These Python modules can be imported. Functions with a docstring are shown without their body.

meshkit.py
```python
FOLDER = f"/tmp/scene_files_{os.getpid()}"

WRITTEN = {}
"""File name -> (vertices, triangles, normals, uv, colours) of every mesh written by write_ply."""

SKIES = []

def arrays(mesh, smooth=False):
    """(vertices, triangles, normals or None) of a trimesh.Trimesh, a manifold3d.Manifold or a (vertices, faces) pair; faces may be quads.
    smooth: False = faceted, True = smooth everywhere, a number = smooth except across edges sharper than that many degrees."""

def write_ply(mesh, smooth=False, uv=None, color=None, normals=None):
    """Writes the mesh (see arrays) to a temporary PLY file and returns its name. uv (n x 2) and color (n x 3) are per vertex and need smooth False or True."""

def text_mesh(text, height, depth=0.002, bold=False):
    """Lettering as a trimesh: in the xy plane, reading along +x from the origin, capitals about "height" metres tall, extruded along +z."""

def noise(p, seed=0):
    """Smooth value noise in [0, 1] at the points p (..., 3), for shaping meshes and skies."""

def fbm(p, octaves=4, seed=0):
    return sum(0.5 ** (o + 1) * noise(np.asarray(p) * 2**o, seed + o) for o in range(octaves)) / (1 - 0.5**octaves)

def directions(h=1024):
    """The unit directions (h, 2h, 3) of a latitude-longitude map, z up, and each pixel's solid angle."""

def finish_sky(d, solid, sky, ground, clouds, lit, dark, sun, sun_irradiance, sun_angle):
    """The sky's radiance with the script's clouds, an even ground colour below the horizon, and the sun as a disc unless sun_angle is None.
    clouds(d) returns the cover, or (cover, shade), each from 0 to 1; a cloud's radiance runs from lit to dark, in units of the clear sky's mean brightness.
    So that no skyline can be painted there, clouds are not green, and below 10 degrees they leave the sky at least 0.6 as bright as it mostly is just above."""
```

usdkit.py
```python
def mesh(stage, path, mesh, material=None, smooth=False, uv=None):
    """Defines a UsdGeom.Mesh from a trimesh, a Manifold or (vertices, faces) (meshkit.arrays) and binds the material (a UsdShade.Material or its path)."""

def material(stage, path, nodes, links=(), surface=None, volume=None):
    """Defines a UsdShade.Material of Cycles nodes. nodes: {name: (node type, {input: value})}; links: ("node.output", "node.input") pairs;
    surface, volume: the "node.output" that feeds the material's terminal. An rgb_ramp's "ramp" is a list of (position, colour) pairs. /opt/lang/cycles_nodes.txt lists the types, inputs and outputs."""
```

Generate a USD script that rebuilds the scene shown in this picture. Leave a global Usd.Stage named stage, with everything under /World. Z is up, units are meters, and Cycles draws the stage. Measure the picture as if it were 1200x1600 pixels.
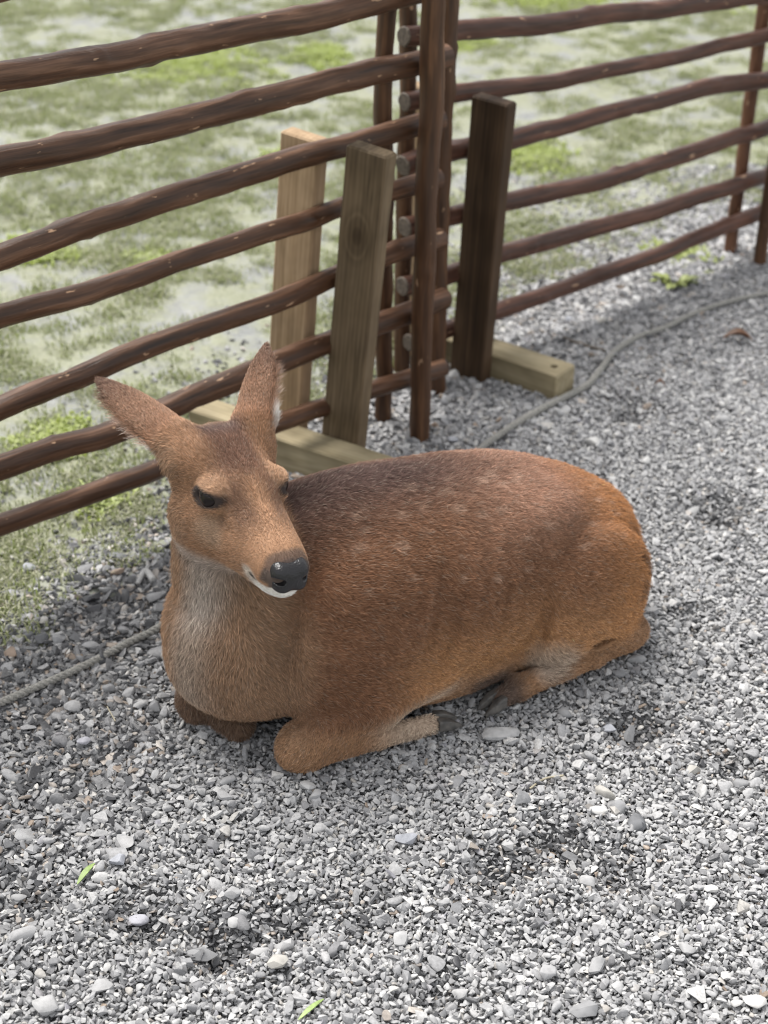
import math, random
import numpy as np, trimesh, manifold3d, usdkit, meshkit
from scipy import ndimage
from scipy.spatial import cKDTree
from pxr import Usd, UsdGeom, UsdLux, UsdShade, Gf, Sdf, Vt

stage = Usd.Stage.CreateInMemory()
UsdGeom.SetStageUpAxis(stage, 'Z'); UsdGeom.SetStageMetersPerUnit(stage, 1.0)
UsdGeom.Xform.Define(stage, '/World'); UsdGeom.Scope.Define(stage, '/World/Looks')

# ------------------------------------------------------------------ camera, sky, sun
CAM_H, PITCH, ROLL, FOCAL_PX = 1.5, math.radians(31), math.radians(0.7), 2404.0     # focal length in pixels of the 1200 px wide photograph
FWD = np.array([0, math.cos(PITCH), -math.sin(PITCH)])
_r, _u = np.array([1., 0, 0]), np.array([0, math.sin(PITCH), math.cos(PITCH)])
RIGHT, UP = _r * math.cos(ROLL) + _u * math.sin(ROLL), -_r * math.sin(ROLL) + _u * math.cos(ROLL)
EYE = np.array([0, 0, CAM_H])
cam = UsdGeom.Camera.Define(stage, '/World/camera')
cam.CreateFocalLengthAttr(52.0); cam.CreateHorizontalApertureAttr(52.0 * 1200 / FOCAL_PX); cam.CreateVerticalApertureAttr(52.0 * 1600 / FOCAL_PX)
cam.CreateFStopAttr(4.2); cam.CreateFocusDistanceAttr(2.08); cam.CreateClippingRangeAttr((0.05, 2000.0))
cam.CreateExposureAttr(1.0)
cam.AddTransformOp().Set(Gf.Matrix4d(*RIGHT, 0, *UP, 0, *(-FWD), 0, *EYE, 1))

SUN_AZ, SUN_EL = math.radians(-48), math.radians(63)          # azimuth from +y towards +x
sun_dir = np.array([math.sin(SUN_AZ) * math.cos(SUN_EL), math.cos(SUN_AZ) * math.cos(SUN_EL), math.sin(SUN_EL)])
sky = UsdLux.DomeLight.Define(stage, '/World/sky')
sky_mat = usdkit.material(stage, '/World/Looks/overcast_sky', {
    'sky': ('sky_texture', {'sky_type': 'single_scattering', 'sun_disc': False, 'sun_elevation': SUN_EL, 'sun_rotation': SUN_AZ}),
    'tc': ('texture_coordinate', {}),
    'n': ('noise_texture', {'scale': 2.2, 'detail': 5.0, 'roughness': 0.55}),
    'r': ('rgb_ramp', {'ramp': [(0.0, (0.86, 0.86, 0.86)), (1.0, (1.0, 1.0, 1.0))]}),
    'c': ('rgb_ramp', {'ramp': [(0.30, (5.2, 5.3, 5.5)), (0.75, (8.2, 8.2, 8.2))]}),
    'm': ('mix_color', {'use_clamp': False}),
    'bg': ('background_shader', {'strength': 0.088})},
    [('tc.generated', 'n.vector'), ('n.fac', 'r.fac'), ('n.fac', 'c.fac'), ('r.color', 'm.fac'), ('sky.color', 'm.a'), ('c.color', 'm.b'), ('m.result', 'bg.color')], surface='bg.background')
UsdShade.MaterialBindingAPI.Apply(sky.GetPrim()).Bind(sky_mat)
sky.GetPrim().SetCustomDataByKey('kind', 'structure')
sun = UsdLux.DistantLight.Define(stage, '/World/sun')
sun.CreateNormalizeAttr(True); sun.CreateIntensityAttr(0.95); sun.CreateAngleAttr(36.0); sun.CreateColorAttr(Gf.Vec3f(1.0, 0.965, 0.92))
_z = sun_dir; _x = np.cross([0, 0, 1.0], _z); _x /= np.linalg.norm(_x); _y = np.cross(_z, _x)
sun.AddTransformOp().Set(Gf.Matrix4d(*_x, 0, *_y, 0, *_z, 0, *(10 * _z), 1))

# ------------------------------------------------------------------ helpers
rng = np.random.default_rng(7)
_used = {}


def numbered(parent, name):
    k = _used.get((parent, name), 0); _used[(parent, name)] = k + 1
    return f'{parent}/{name}' if k == 0 else f'{parent}/{name}_{k:03d}'


def tag(prim, label=None, category=None, group=None, kind=None):
    prim = prim.GetPrim() if hasattr(prim, 'GetPrim') else prim
    for key, v in (('label', label), ('category', category), ('group', group), ('kind', kind)):
        if v: prim.SetCustomDataByKey(key, v)
    return prim


def thing(name, loc=(0, 0, 0), rotz=0.0, **t):
    x = UsdGeom.Xform.Define(stage, numbered('/World', name))
    x.AddTranslateOp().Set(Gf.Vec3d(*map(float, loc)))
    if rotz: x.AddRotateZOp().Set(math.degrees(rotz))
    tag(x, **t)
    return x


def obj(name, mesh, mat, parent=None, smooth=False, origin=None, color=None, **t):
    """One Mesh prim. mesh is in world coordinates; origin (the parent's place) is taken off."""
    where = '/World' if parent is None else str(parent.GetPath())
    v, f, n = meshkit.arrays(mesh, smooth)
    if origin is not None: v = v - np.asarray(origin)
    m = usdkit.mesh(stage, numbered(where, name), (v, f), mat, smooth=False)
    if n is not None:
        m.CreateNormalsAttr(Vt.Vec3fArray.FromNumpy(n.astype(np.float32))); m.SetNormalsInterpolation('vertex')
    if color is not None:
        UsdGeom.PrimvarsAPI(m).CreatePrimvar('coat', Sdf.ValueTypeNames.Color3fArray, 'vertex').Set(Vt.Vec3fArray.FromNumpy(np.asarray(color, np.float32)))
    tag(m, **t)
    return m


def px_ray(x, y):
    return FWD + RIGHT * (x - 600) / FOCAL_PX + UP * (800 - y) / FOCAL_PX


def on_ground(x, y, z=0.0):
    """Where the sight line through a pixel of the photograph meets the level z."""
    d = px_ray(x, y); return EYE + d * ((z - CAM_H) / d[2])


def on_plane(x, y, p0, n):
    d = px_ray(x, y); return EYE + d * (((np.asarray(p0) - EYE) @ n) / (d @ n))


def smoothstep(a, b, x):
    t = np.clip((x - a) / (b - a), 0, 1); return t * t * (3 - 2 * t)


def catmull(pts, n):
    """n points evenly spread along a smooth curve through pts."""
    P = np.asarray(pts, float); P = np.vstack([2 * P[0] - P[1], P, 2 * P[-1] - P[-2]])
    out = []
    for i in range(1, len(P) - 2):
        t = np.linspace(0, 1, 24, endpoint=False)[:, None]
        a, b_, c, d = P[i - 1:i + 3]
        out.append(0.5 * (2 * b_ + (c - a) * t + (2 * a - 5 * b_ + 4 * c - d) * t ** 2 + (3 * b_ - a - 3 * c + d) * t ** 3))
    Q = np.vstack(out + [P[-2][None]])
    L = np.r_[0, np.cumsum(np.linalg.norm(np.diff(Q, axis=0), axis=1))]
    at = np.linspace(0, L[-1], n)
    return np.stack([np.interp(at, L, Q[:, k]) for k in range(3)], 1)


def frames(path):
    """Two unit normals that travel along a path without twisting."""
    T = np.gradient(path, axis=0); T /= np.linalg.norm(T, axis=1, keepdims=True)
    a = np.array([0, 0, 1.0]) if abs(T[0, 2]) < 0.9 else np.array([1.0, 0, 0])
    N = np.zeros_like(path); n = a
    for i, t in enumerate(T):
        n = n - t * (n @ t); n /= np.linalg.norm(n); N[i] = n
    return T, N, np.cross(T, N)


def tube(path, radius, sides=12, wobble=None, caps=True):
    """radius: number, per-point array, or (points, sides) array."""
    path = np.asarray(path, float); n = len(path)
    _, N, B = frames(path)
    r = np.broadcast_to(np.asarray(radius, float), (n,))[:, None] * np.ones((1, sides)) if np.ndim(radius) < 2 else np.asarray(radius)
    ang = np.linspace(0, 2 * np.pi, sides, endpoint=False)
    V = path[:, None] + r[..., None] * (np.cos(ang)[None, :, None] * N[:, None] + np.sin(ang)[None, :, None] * B[:, None])
    V = V.reshape(-1, 3)
    i, j = np.meshgrid(np.arange(n - 1), np.arange(sides), indexing='ij')
    a, b_ = i * sides + j, i * sides + (j + 1) % sides
    F = np.stack([np.stack([a, b_, b_ + sides], -1), np.stack([a, b_ + sides, a + sides], -1)], 2).reshape(-1, 3)
    if caps:
        c0, c1 = len(V), len(V) + 1
        V = np.vstack([V, path[0], path[-1]])
        k = np.arange(sides); k2 = (k + 1) % sides; e = (n - 1) * sides
        F = np.vstack([F, np.stack([np.full(sides, c0), k2, k], 1), np.stack([np.full(sides, c1), e + k, e + k2], 1)])
    return trimesh.Trimesh(V, F, process=False)


def hull(pts):
    return trimesh.convex.convex_hull(np.asarray(pts, float))


def mat(name, nodes, links, surface='p.BSDF'):
    return usdkit.material(stage, '/World/Looks/' + name, nodes, links, surface=surface)
# ------------------------------------------------------------------ lines of the two fences (place, direction, normal towards the viewer)
FL_P, FL_A = np.array([0.038, 2.838, 0]), math.radians(46.0)
FL_D = np.array([math.sin(FL_A), math.cos(FL_A), 0]); FL_N = np.array([FL_D[1], -FL_D[0], 0])
FR_P, FR_A = np.array([0.075, 3.050, 0]), math.radians(48.3)
FR_D = np.array([math.sin(FR_A), math.cos(FR_A), 0]); FR_N = np.array([FR_D[1], -FR_D[0], 0])

# ------------------------------------------------------------------ ground: gravel yard in front of the fence, muddy field behind
DIMPLES = [(-0.0, 0.0, 0, 0)]
DIMPLES = [(*on_ground(px, py)[:2], r * 1.15, dp * 1.45) for px, py, r, dp in [
    (860, 1325, .055, .020), (780, 1365, .050, .016), (960, 1360, .050, .013), (345, 1478, .045, .022), (445, 1445, .045, .016), (230, 1440, .050, .014), (1000, 1135, .050, .020),
    (1120, 800, .060, .016), (985, 640, .060, .012), (40, 1400, .06, .012), (560, 1440, .06, .008), (1140, 1200, .06, .010), (130, 1210, .05, .008), (700, 1560, .05, .008), (1080, 980, .05, .010), (180, 930, .07, .010)]]


def ground_z(x, y):
    p = np.stack([x, y, np.zeros_like(x)], -1)
    z = 0.016 * (meshkit.fbm(p * 4.0, 3, 61) - .5) + 0.010 * (meshkit.fbm(p * 13.0, 2, 62) - .5)
    flat = np.exp(-(((x - 0.05) / 0.45) ** 2 + ((y - 1.98) / 0.30) ** 2) ** 2)
    z = z * (1 - 0.8 * flat)
    for cx, cy, r, dp in DIMPLES:
        q = ((x - cx) ** 2 + (y - cy) ** 2) / r ** 2
        z = z - 1.3 * dp * np.exp(-q * 1.4) + 0.35 * dp * np.exp(-((np.sqrt(q) - 1.35) / 0.4) ** 2)
    return z


def behind(x, y):
    """Metres past the ragged edge where the gravel gives way to the field."""
    p = np.stack([x, y, np.zeros_like(x)], -1)
    s = (p - FL_P) @ FL_D; n = (p - FL_P) @ FL_N
    edge = np.interp(s, [-1.6, -1.0, -0.55, -0.25, 0.25, 0.8, 1.4, 3], [0.18, 0.14, 0.06, -0.16, -0.16, -0.25, -0.27, -0.25])
    return edge - n + 0.22 * (meshkit.fbm(p * 3.0, 3, 63) - .5) + 0.10 * (meshkit.fbm(p * 14.0, 2, 64) - .5)


def sheet(x0, x1, y0, y1, step, zf):
    gx, gy = np.arange(x0, x1 + step / 2, step), np.arange(y0, y1 + step / 2, step)
    X_, Y_ = np.meshgrid(gx, gy, indexing='ij'); V = np.stack([X_, Y_, zf(X_, Y_)], -1).reshape(-1, 3)
    i, j = np.meshgrid(np.arange(len(gx) - 1), np.arange(len(gy) - 1), indexing='ij'); a = i * len(gy) + j
    return V, np.stack([a, a + len(gy), a + len(gy) + 1, a + 1], -1).reshape(-1, 4)


M_bed = mat('gravel_bed', {'tc': ('geometry', {}), 'v': ('voronoi_texture', {'scale': 150.0}), 'r': ('rgb_ramp', {'ramp': [(0.0, (0.20, 0.20, 0.203)), (0.5, (0.12, 0.12, 0.122)), (1.0, (0.03, 0.03, 0.03))]}), 'b': ('bump', {'invert': True, 'strength': 1.0, 'distance': 0.004}),  # darker between cells: painted shade in the gaps between chips
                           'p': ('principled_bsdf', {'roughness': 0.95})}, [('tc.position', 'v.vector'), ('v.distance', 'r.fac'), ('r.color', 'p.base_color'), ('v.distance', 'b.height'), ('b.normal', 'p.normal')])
M_far = mat('far_mud', {'p': ('principled_bsdf', {'base_color': (0.20, 0.21, 0.14), 'roughness': 0.9}), 'tc': ('geometry', {}), 'n': ('noise_texture', {'scale': 0.8, 'detail': 6.0}),
                        'r': ('rgb_ramp', {'ramp': [(0.35, (0.14, 0.18, 0.07)), (0.65, (0.27, 0.26, 0.21))]})}, [('tc.position', 'n.vector'), ('n.fac', 'r.fac'), ('r.color', 'p.base_color')])
M_field = mat('muddy_field', {
    'g': ('geometry', {}), 'n1': ('noise_texture', {'scale': 5.5, 'detail': 6.0, 'roughness': 0.62}), 'n2': ('noise_texture', {'scale': 19.0, 'detail': 5.0, 'roughness': 0.65}), 'n3': ('noise_texture', {'scale': 110.0, 'detail': 4.0}),
    'mud': ('rgb_ramp', {'ramp': [(0.25, (0.125, 0.128, 0.122)), (0.5, (0.172, 0.177, 0.17)), (0.8, (0.24, 0.245, 0.242))]}),
    'alg': ('rgb_ramp', {'ramp': [(0.2, (0.12, 0.13, 0.085)), (0.5, (0.185, 0.193, 0.135)), (0.8, (0.245, 0.248, 0.19))]}),
    'add': ('math', {'math_type': 'multiply_add', 'value2': 0.45}), 'f': ('rgb_ramp', {'ramp': [(0.60, (0, 0, 0)), (0.78, (1, 1, 1))]}),
    'm': ('mix_color', {}), 'wet': ('rgb_ramp', {'ramp': [(0.50, (0.22, 0.22, 0.22)), (0.64, (0.6, 0.45, 0.45)), (0.85, (0.85, 0.85, 0.85))]}),
    'b': ('bump', {'strength': 0.8, 'distance': 0.012}), 'p': ('principled_bsdf', {'specular_ior_level': 0.35})},
    [('g.position', 'n1.vector'), ('g.position', 'n2.vector'), ('g.position', 'n3.vector'), ('n2.fac', 'mud.fac'), ('n3.fac', 'alg.fac'), ('n2.fac', 'add.value1'), ('n1.fac', 'add.value3'), ('add.value', 'f.fac'),
     ('mud.color', 'm.a'), ('alg.color', 'm.b'), ('f.color', 'm.fac'), ('m.result', 'p.base_color'), ('add.value', 'wet.fac'), ('wet.color', 'p.roughness'), ('n2.fac', 'b.height'), ('b.normal', 'p.normal')])

obj('ground', sheet(-120, 120, -60, 180, 12.0, lambda x, y: np.full_like(x, -0.10)), M_far, kind='structure')
V_, F_ = sheet(-2.6, 3.8, 0.2, 5.4, 0.012, ground_z)
V_[:, 2] -= 0.009 + 0.10 * smoothstep(-0.02, 0.14, behind(V_[:, 0], V_[:, 1]))
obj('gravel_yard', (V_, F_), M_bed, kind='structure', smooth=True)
def field_z(x, y):
    p = np.stack([x, y, np.zeros_like(x)], -1)
    return -0.075 * smoothstep(0.0, -0.15, behind(x, y)) - 0.012 + 0.045 * (meshkit.fbm(p * 2.2, 4, 71) - .5) + 0.022 * (meshkit.fbm(p * 11.0, 3, 72) - .5)


obj('muddy_field', sheet(-4.5, 7.0, 2.0, 13.0, 0.03, field_z), M_field, kind='structure', smooth=True)


# ---- the gravel: tens of thousands of chips
def chip(seed, flat, n=12):
    r = np.random.default_rng(seed)
    P = r.normal(size=(n, 3)); P /= np.linalg.norm(P, axis=1, keepdims=True); P *= r.uniform(0.86, 1.06, (n, 1))
    P = P * np.array([1.0, r.uniform(0.55, 0.82), flat])
    m = hull(P / np.ptp(P[:, 0]))
    v2, f2 = trimesh.remesh.subdivide_loop(m.vertices, m.faces, 1) if seed % 4 == 0 else (m.vertices, m.faces)
    return trimesh.Trimesh(v2 / np.ptp(v2[:, 0]), f2, process=False)


def stone_mat(name, stops, rough, spec=0.4):
    return mat(name, {'o': ('object_info', {}), 'r': ('rgb_ramp', {'ramp': stops}), 'g': ('geometry', {}), 'n': ('noise_texture', {'scale': 260.0, 'detail': 3.0}), 'n2': ('noise_texture', {'scale': 40.0, 'detail': 3.0}),
                      'm': ('mix_color', {'blend_type': 'multiply', 'fac': 0.55}), 'rr': ('rgb_ramp', {'ramp': [(0.25, (0.55, 0.55, 0.55)), (0.75, (1.25, 1.25, 1.25))]}), 'b': ('bump', {'strength': 0.35, 'distance': 0.001}),
                      'p': ('principled_bsdf', {'roughness': rough, 'specular_ior_level': spec})},
               [('o.random', 'r.fac'), ('g.position', 'n.vector'), ('n.fac', 'rr.fac'), ('r.color', 'm.a'), ('rr.color', 'm.b'), ('m.result', 'p.base_color'), ('n.fac', 'b.height'), ('b.normal', 'p.normal')])


GREYS = [(0.0, (0.16, 0.16, 0.166)), (0.15, (0.235, 0.236, 0.242)), (0.45, (0.295, 0.296, 0.301)), (0.75, (0.345, 0.345, 0.348)), (0.92, (0.42, 0.418, 0.413)), (0.96, (0.30, 0.285, 0.265)), (0.98, (0.23, 0.228, 0.25)), (1.0, (0.50, 0.495, 0.48))]
DAMP_SHADES = [(0.0, (0.05, 0.05, 0.054)), (0.35, (0.11, 0.112, 0.117)), (0.65, (0.19, 0.19, 0.195)), (0.82, (0.28, 0.28, 0.28)), (0.90, (0.22, 0.17, 0.13)), (1.0, (0.48, 0.47, 0.45))]
M_dry = stone_mat('dry_grey_chips', GREYS, 0.8, 0.3); M_damp_shade = stone_mat('damp_shade_chips', DAMP_SHADES, 0.5, 0.5)
protos = []
gravel = UsdGeom.PointInstancer.Define(stage, '/World/gravel')
tag(gravel, label='loose grey stone chips covering the yard under the deer', category='gravel', kind='stuff')
UsdGeom.Scope.Define(stage, '/World/gravel/chips')
for k in range(20):
    m = chip(100 + k, [0.34, 0.42, 0.27, 0.50, 0.37][k % 5])
    usdkit.mesh(stage, f'/World/gravel/chips/chip_{k:03d}', m, M_dry if k < 12 else M_damp_shade, smooth=35)
    protos.append(Sdf.Path(f'/World/gravel/chips/chip_{k:03d}'))


def hexgrid(x0, x1, y0, y1, h):
    gx, gy = np.meshgrid(np.arange(x0, x1, h), np.arange(y0, y1, h * 0.87), indexing='ij')
    gx = gx + (np.arange(gx.shape[1]) % 2)[None] * h / 2
    P = np.stack([gx.ravel(), gy.ravel()], 1); return P + rng.uniform(-0.42, 0.42, P.shape) * h


pts, lay = [], []
for layer, h in ((0, 0.0064), (1, 0.0074), (2, 0.026), (3, 0.0088)):
    P = hexgrid(-2.3, 3.0, 1.12, 4.6, h) if layer == 3 else hexgrid(-1.7, 2.4, 1.12, 4.6, h)
    half = 0.255 * np.hypot(P[:, 1], CAM_H) * 1.0 + 0.16
    P = P[(np.abs(P[:, 0]) < half)] if layer < 3 else P[(np.abs(P[:, 0]) >= half) & (np.abs(P[:, 0]) < half + 0.75)]      # the yard goes on past the frame
    bh = behind(P[:, 0], P[:, 1])
    P = P[(bh < 0) | (rng.random(len(P)) < 0.45 * np.exp(-np.maximum(bh, 0) / np.where(P[:, 0] > 0.1, 0.20, 0.10)))]
    pts.append(P); lay.append(np.full(len(P), layer))
P = np.vstack(pts); lay = np.r_[tuple(lay)]
sz = 0.0090 * np.exp(rng.normal(0, 0.24, len(P))) * np.where(lay == 2, rng.uniform(1.2, 2.0, len(P)), np.where(lay == 3, 1.25, 1.0))
bh = behind(P[:, 0], P[:, 1])
near_fence = smoothstep(-0.55, -0.05, bh + 0.3 * (meshkit.fbm(np.c_[P * 5, 0 * P[:, 0]], 3, 77) - .5))          # larger, damp stones along the fence, darkened further as painted fence shade
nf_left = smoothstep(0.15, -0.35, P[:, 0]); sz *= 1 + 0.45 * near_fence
z = ground_z(P[:, 0], P[:, 1]) + np.choose(lay, [-0.0066, -0.0014, 0.0010, -0.0030]) + rng.normal(0, 0.0022, len(P))
z -= 0.060 * smoothstep(0.0, 0.15, bh)
cz = np.where(bh > 0, field_z(P[:, 0], P[:, 1]) + 0.002, z); z = np.where(bh > 0.0, np.maximum(cz, z), z)
wet = rng.random(len(P)) < np.clip(0.05 + near_fence * (0.30 + 0.65 * nf_left), 0, 0.9)  # damp chips and painted fence shade together, strongest at the left
pit = np.zeros(len(P))
for cx, cy, r, dp in DIMPLES: pit = np.maximum(pit, (dp / 0.02) * np.exp(-1.6 * ((P[:, 0] - cx) ** 2 + (P[:, 1] - cy) ** 2) / r ** 2))
wet |= rng.random(len(P)) < np.minimum(0.9, 0.85 * pit)                       # dark chips set into the hollows, denser where they are deeper
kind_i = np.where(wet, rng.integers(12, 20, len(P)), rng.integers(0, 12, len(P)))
yaw, tx, ty = rng.uniform(0, 2 * np.pi, len(P)), rng.normal(0, 0.55, len(P)), rng.normal(0, 0.55, len(P))
from scipy.spatial.transform import Rotation
q = Rotation.from_euler('zxy', np.stack([yaw, tx, ty], 1)).as_quat()
gravel.CreatePrototypesRel().SetTargets(protos)
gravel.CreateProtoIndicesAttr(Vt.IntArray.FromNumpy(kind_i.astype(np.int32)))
gravel.CreatePositionsAttr(Vt.Vec3fArray.FromNumpy(np.c_[P, z].astype(np.float32)))
gravel.CreateOrientationsAttr(Vt.QuathArray([Gf.Quath(float(a[3]), float(a[0]), float(a[1]), float(a[2])) for a in q]))
gravel.CreateScalesAttr(Vt.Vec3fArray.FromNumpy((sz[:, None] * np.c_[np.ones(len(P)), rng.uniform(0.85, 1.15, len(P)), rng.uniform(0.85, 1.25, len(P))]).astype(np.float32)))
print('chips', len(P))

# ---- short grass and moss on the field
def tuft(seed, n, hgt, spread, wide):
    r = np.random.default_rng(seed); V, F = [], []
    for i in range(n):
        a, lean, h_, w = r.uniform(0, 2 * np.pi), r.uniform(0.3, 1.3), hgt * r.uniform(0.5, 1.2), wide * r.uniform(0.7, 1.3)
        p0 = np.array([*r.normal(0, spread, 2), 0]); d_ = np.array([math.cos(a), math.sin(a), 0]); s_ = np.array([-d_[1], d_[0], 0])
        p1 = p0 + d_ * h_ * 0.35 * lean + [0, 0, h_ * 0.6]; p2 = p0 + d_ * h_ * 0.95 * lean + [0, 0, h_ * (1.05 - 0.35 * lean)]
        b0 = len(V); V += [p0 - s_ * w / 2, p0 + s_ * w / 2, p1 + s_ * w * .4, p1 - s_ * w * .4, p2]
        F += [[b0, b0 + 1, b0 + 2], [b0, b0 + 2, b0 + 3], [b0 + 3, b0 + 2, b0 + 4]]
    return np.array(V), np.array(F)


def leaf_mat(name, stops, trans):
    return mat(name, {'o': ('object_info', {}), 'r': ('rgb_ramp', {'ramp': stops}), 'd': ('principled_bsdf', {'roughness': 0.55}), 't': ('translucent_bsdf', {'color': trans}), 'm': ('mix_closure', {'fac': 0.3})},
               [('o.random', 'r.fac'), ('r.color', 'd.base_color'), ('d.BSDF', 'm.closure1'), ('t.BSDF', 'm.closure2')], surface='m.closure')


M_grass = leaf_mat('short_grass', [(0.0, (0.155, 0.158, 0.10)), (0.4, (0.22, 0.222, 0.14)), (0.75, (0.285, 0.283, 0.19)), (1.0, (0.32, 0.30, 0.24))], (0.30, 0.38, 0.10))
M_moss = leaf_mat('bright_moss', [(0.0, (0.26, 0.31, 0.10)), (1.0, (0.36, 0.40, 0.16))], (0.45, 0.55, 0.10))
grass = UsdGeom.PointInstancer.Define(stage, '/World/grass')
tag(grass, label='short patchy grass growing on the muddy field behind the fence', category='grass', kind='stuff')
UsdGeom.Scope.Define(stage, '/World/grass/tufts')
gp = []
for k in range(9):
    v, f = tuft(300 + k, 16, 0.019 if k < 6 else 0.016, 0.018 if k < 6 else 0.012, 0.0028 if k < 6 else 0.006)
    usdkit.mesh(stage, f'/World/grass/tufts/tuft_{k:03d}', (v, f), M_grass if k < 6 else M_moss); gp.append(Sdf.Path(f'/World/grass/tufts/tuft_{k:03d}'))
G = rng.uniform([-4.2, 2.1], [5.5, 9.5], (260000, 2))
half = 0.255 * np.hypot(G[:, 1], CAM_H) + 0.35
G = G[np.abs(G[:, 0]) < half]
bh = behind(G[:, 0], G[:, 1]); p3 = np.c_[G, 0 * G[:, 0]]
cover = smoothstep(0.47, 0.67, meshkit.fbm(p3 * 3.2, 3, 81) * 0.38 + meshkit.fbm(p3 * 15.0, 3, 82) * 0.62 + 0.06 * smoothstep(0.8, 0, bh) + 0.06 * smoothstep(0.3, -0.8, G[:, 0]))
ok = (bh > 0.02) & (rng.random(len(G)) < cover * np.clip(1.1 - 0.07 * G[:, 1], 0.3, 1))
G = G[ok]
MOSS = [(290, 130, .30, .16), (835, 280, .10, .08), (1165, 15, .5, .2), (440, 280, .07, .05), (240, 445, .06, .04), (1055, 440, .07, .05), (850, 25, .25, .1), (90, 735, .08, .05), (60, 440, .10, .05), (160, 830, .04, .03), (500, 115, .10, .08), (720, 90, .15, .1)]
mp = [np.c_[rng.normal(0, rx * .5, int(900 * (rx + ry))), rng.normal(0, ry * .8, int(900 * (rx + ry)))] + on_ground(px, py, -0.08)[:2] for px, py, rx, ry in MOSS]
Mp = np.vstack(mp); A = np.vstack([G, Mp]); isM = np.r_[np.zeros(len(G), bool), np.ones(len(Mp), bool)]
zg = np.where(behind(A[:, 0], A[:, 1]) > 0, field_z(A[:, 0], A[:, 1]), ground_z(A[:, 0], A[:, 1]) - .004)
grass.CreatePrototypesRel().SetTargets(gp)
grass.CreateProtoIndicesAttr(Vt.IntArray.FromNumpy(np.where(isM, rng.integers(6, 9, len(A)), rng.integers(0, 6, len(A))).astype(np.int32)))
grass.CreatePositionsAttr(Vt.Vec3fArray.FromNumpy(np.c_[A, zg - 0.001].astype(np.float32)))
q = Rotation.from_euler('z', rng.uniform(0, 2 * np.pi, len(A))).as_quat()
grass.CreateOrientationsAttr(Vt.QuathArray([Gf.Quath(float(a[3]), float(a[0]), float(a[1]), float(a[2])) for a in q]))
grass.CreateScalesAttr(Vt.Vec3fArray.FromNumpy((rng.uniform(0.6, 1.3, len(A))[:, None] * np.ones((1, 3))).astype(np.float32)))
print('tufts', len(A))
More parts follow.
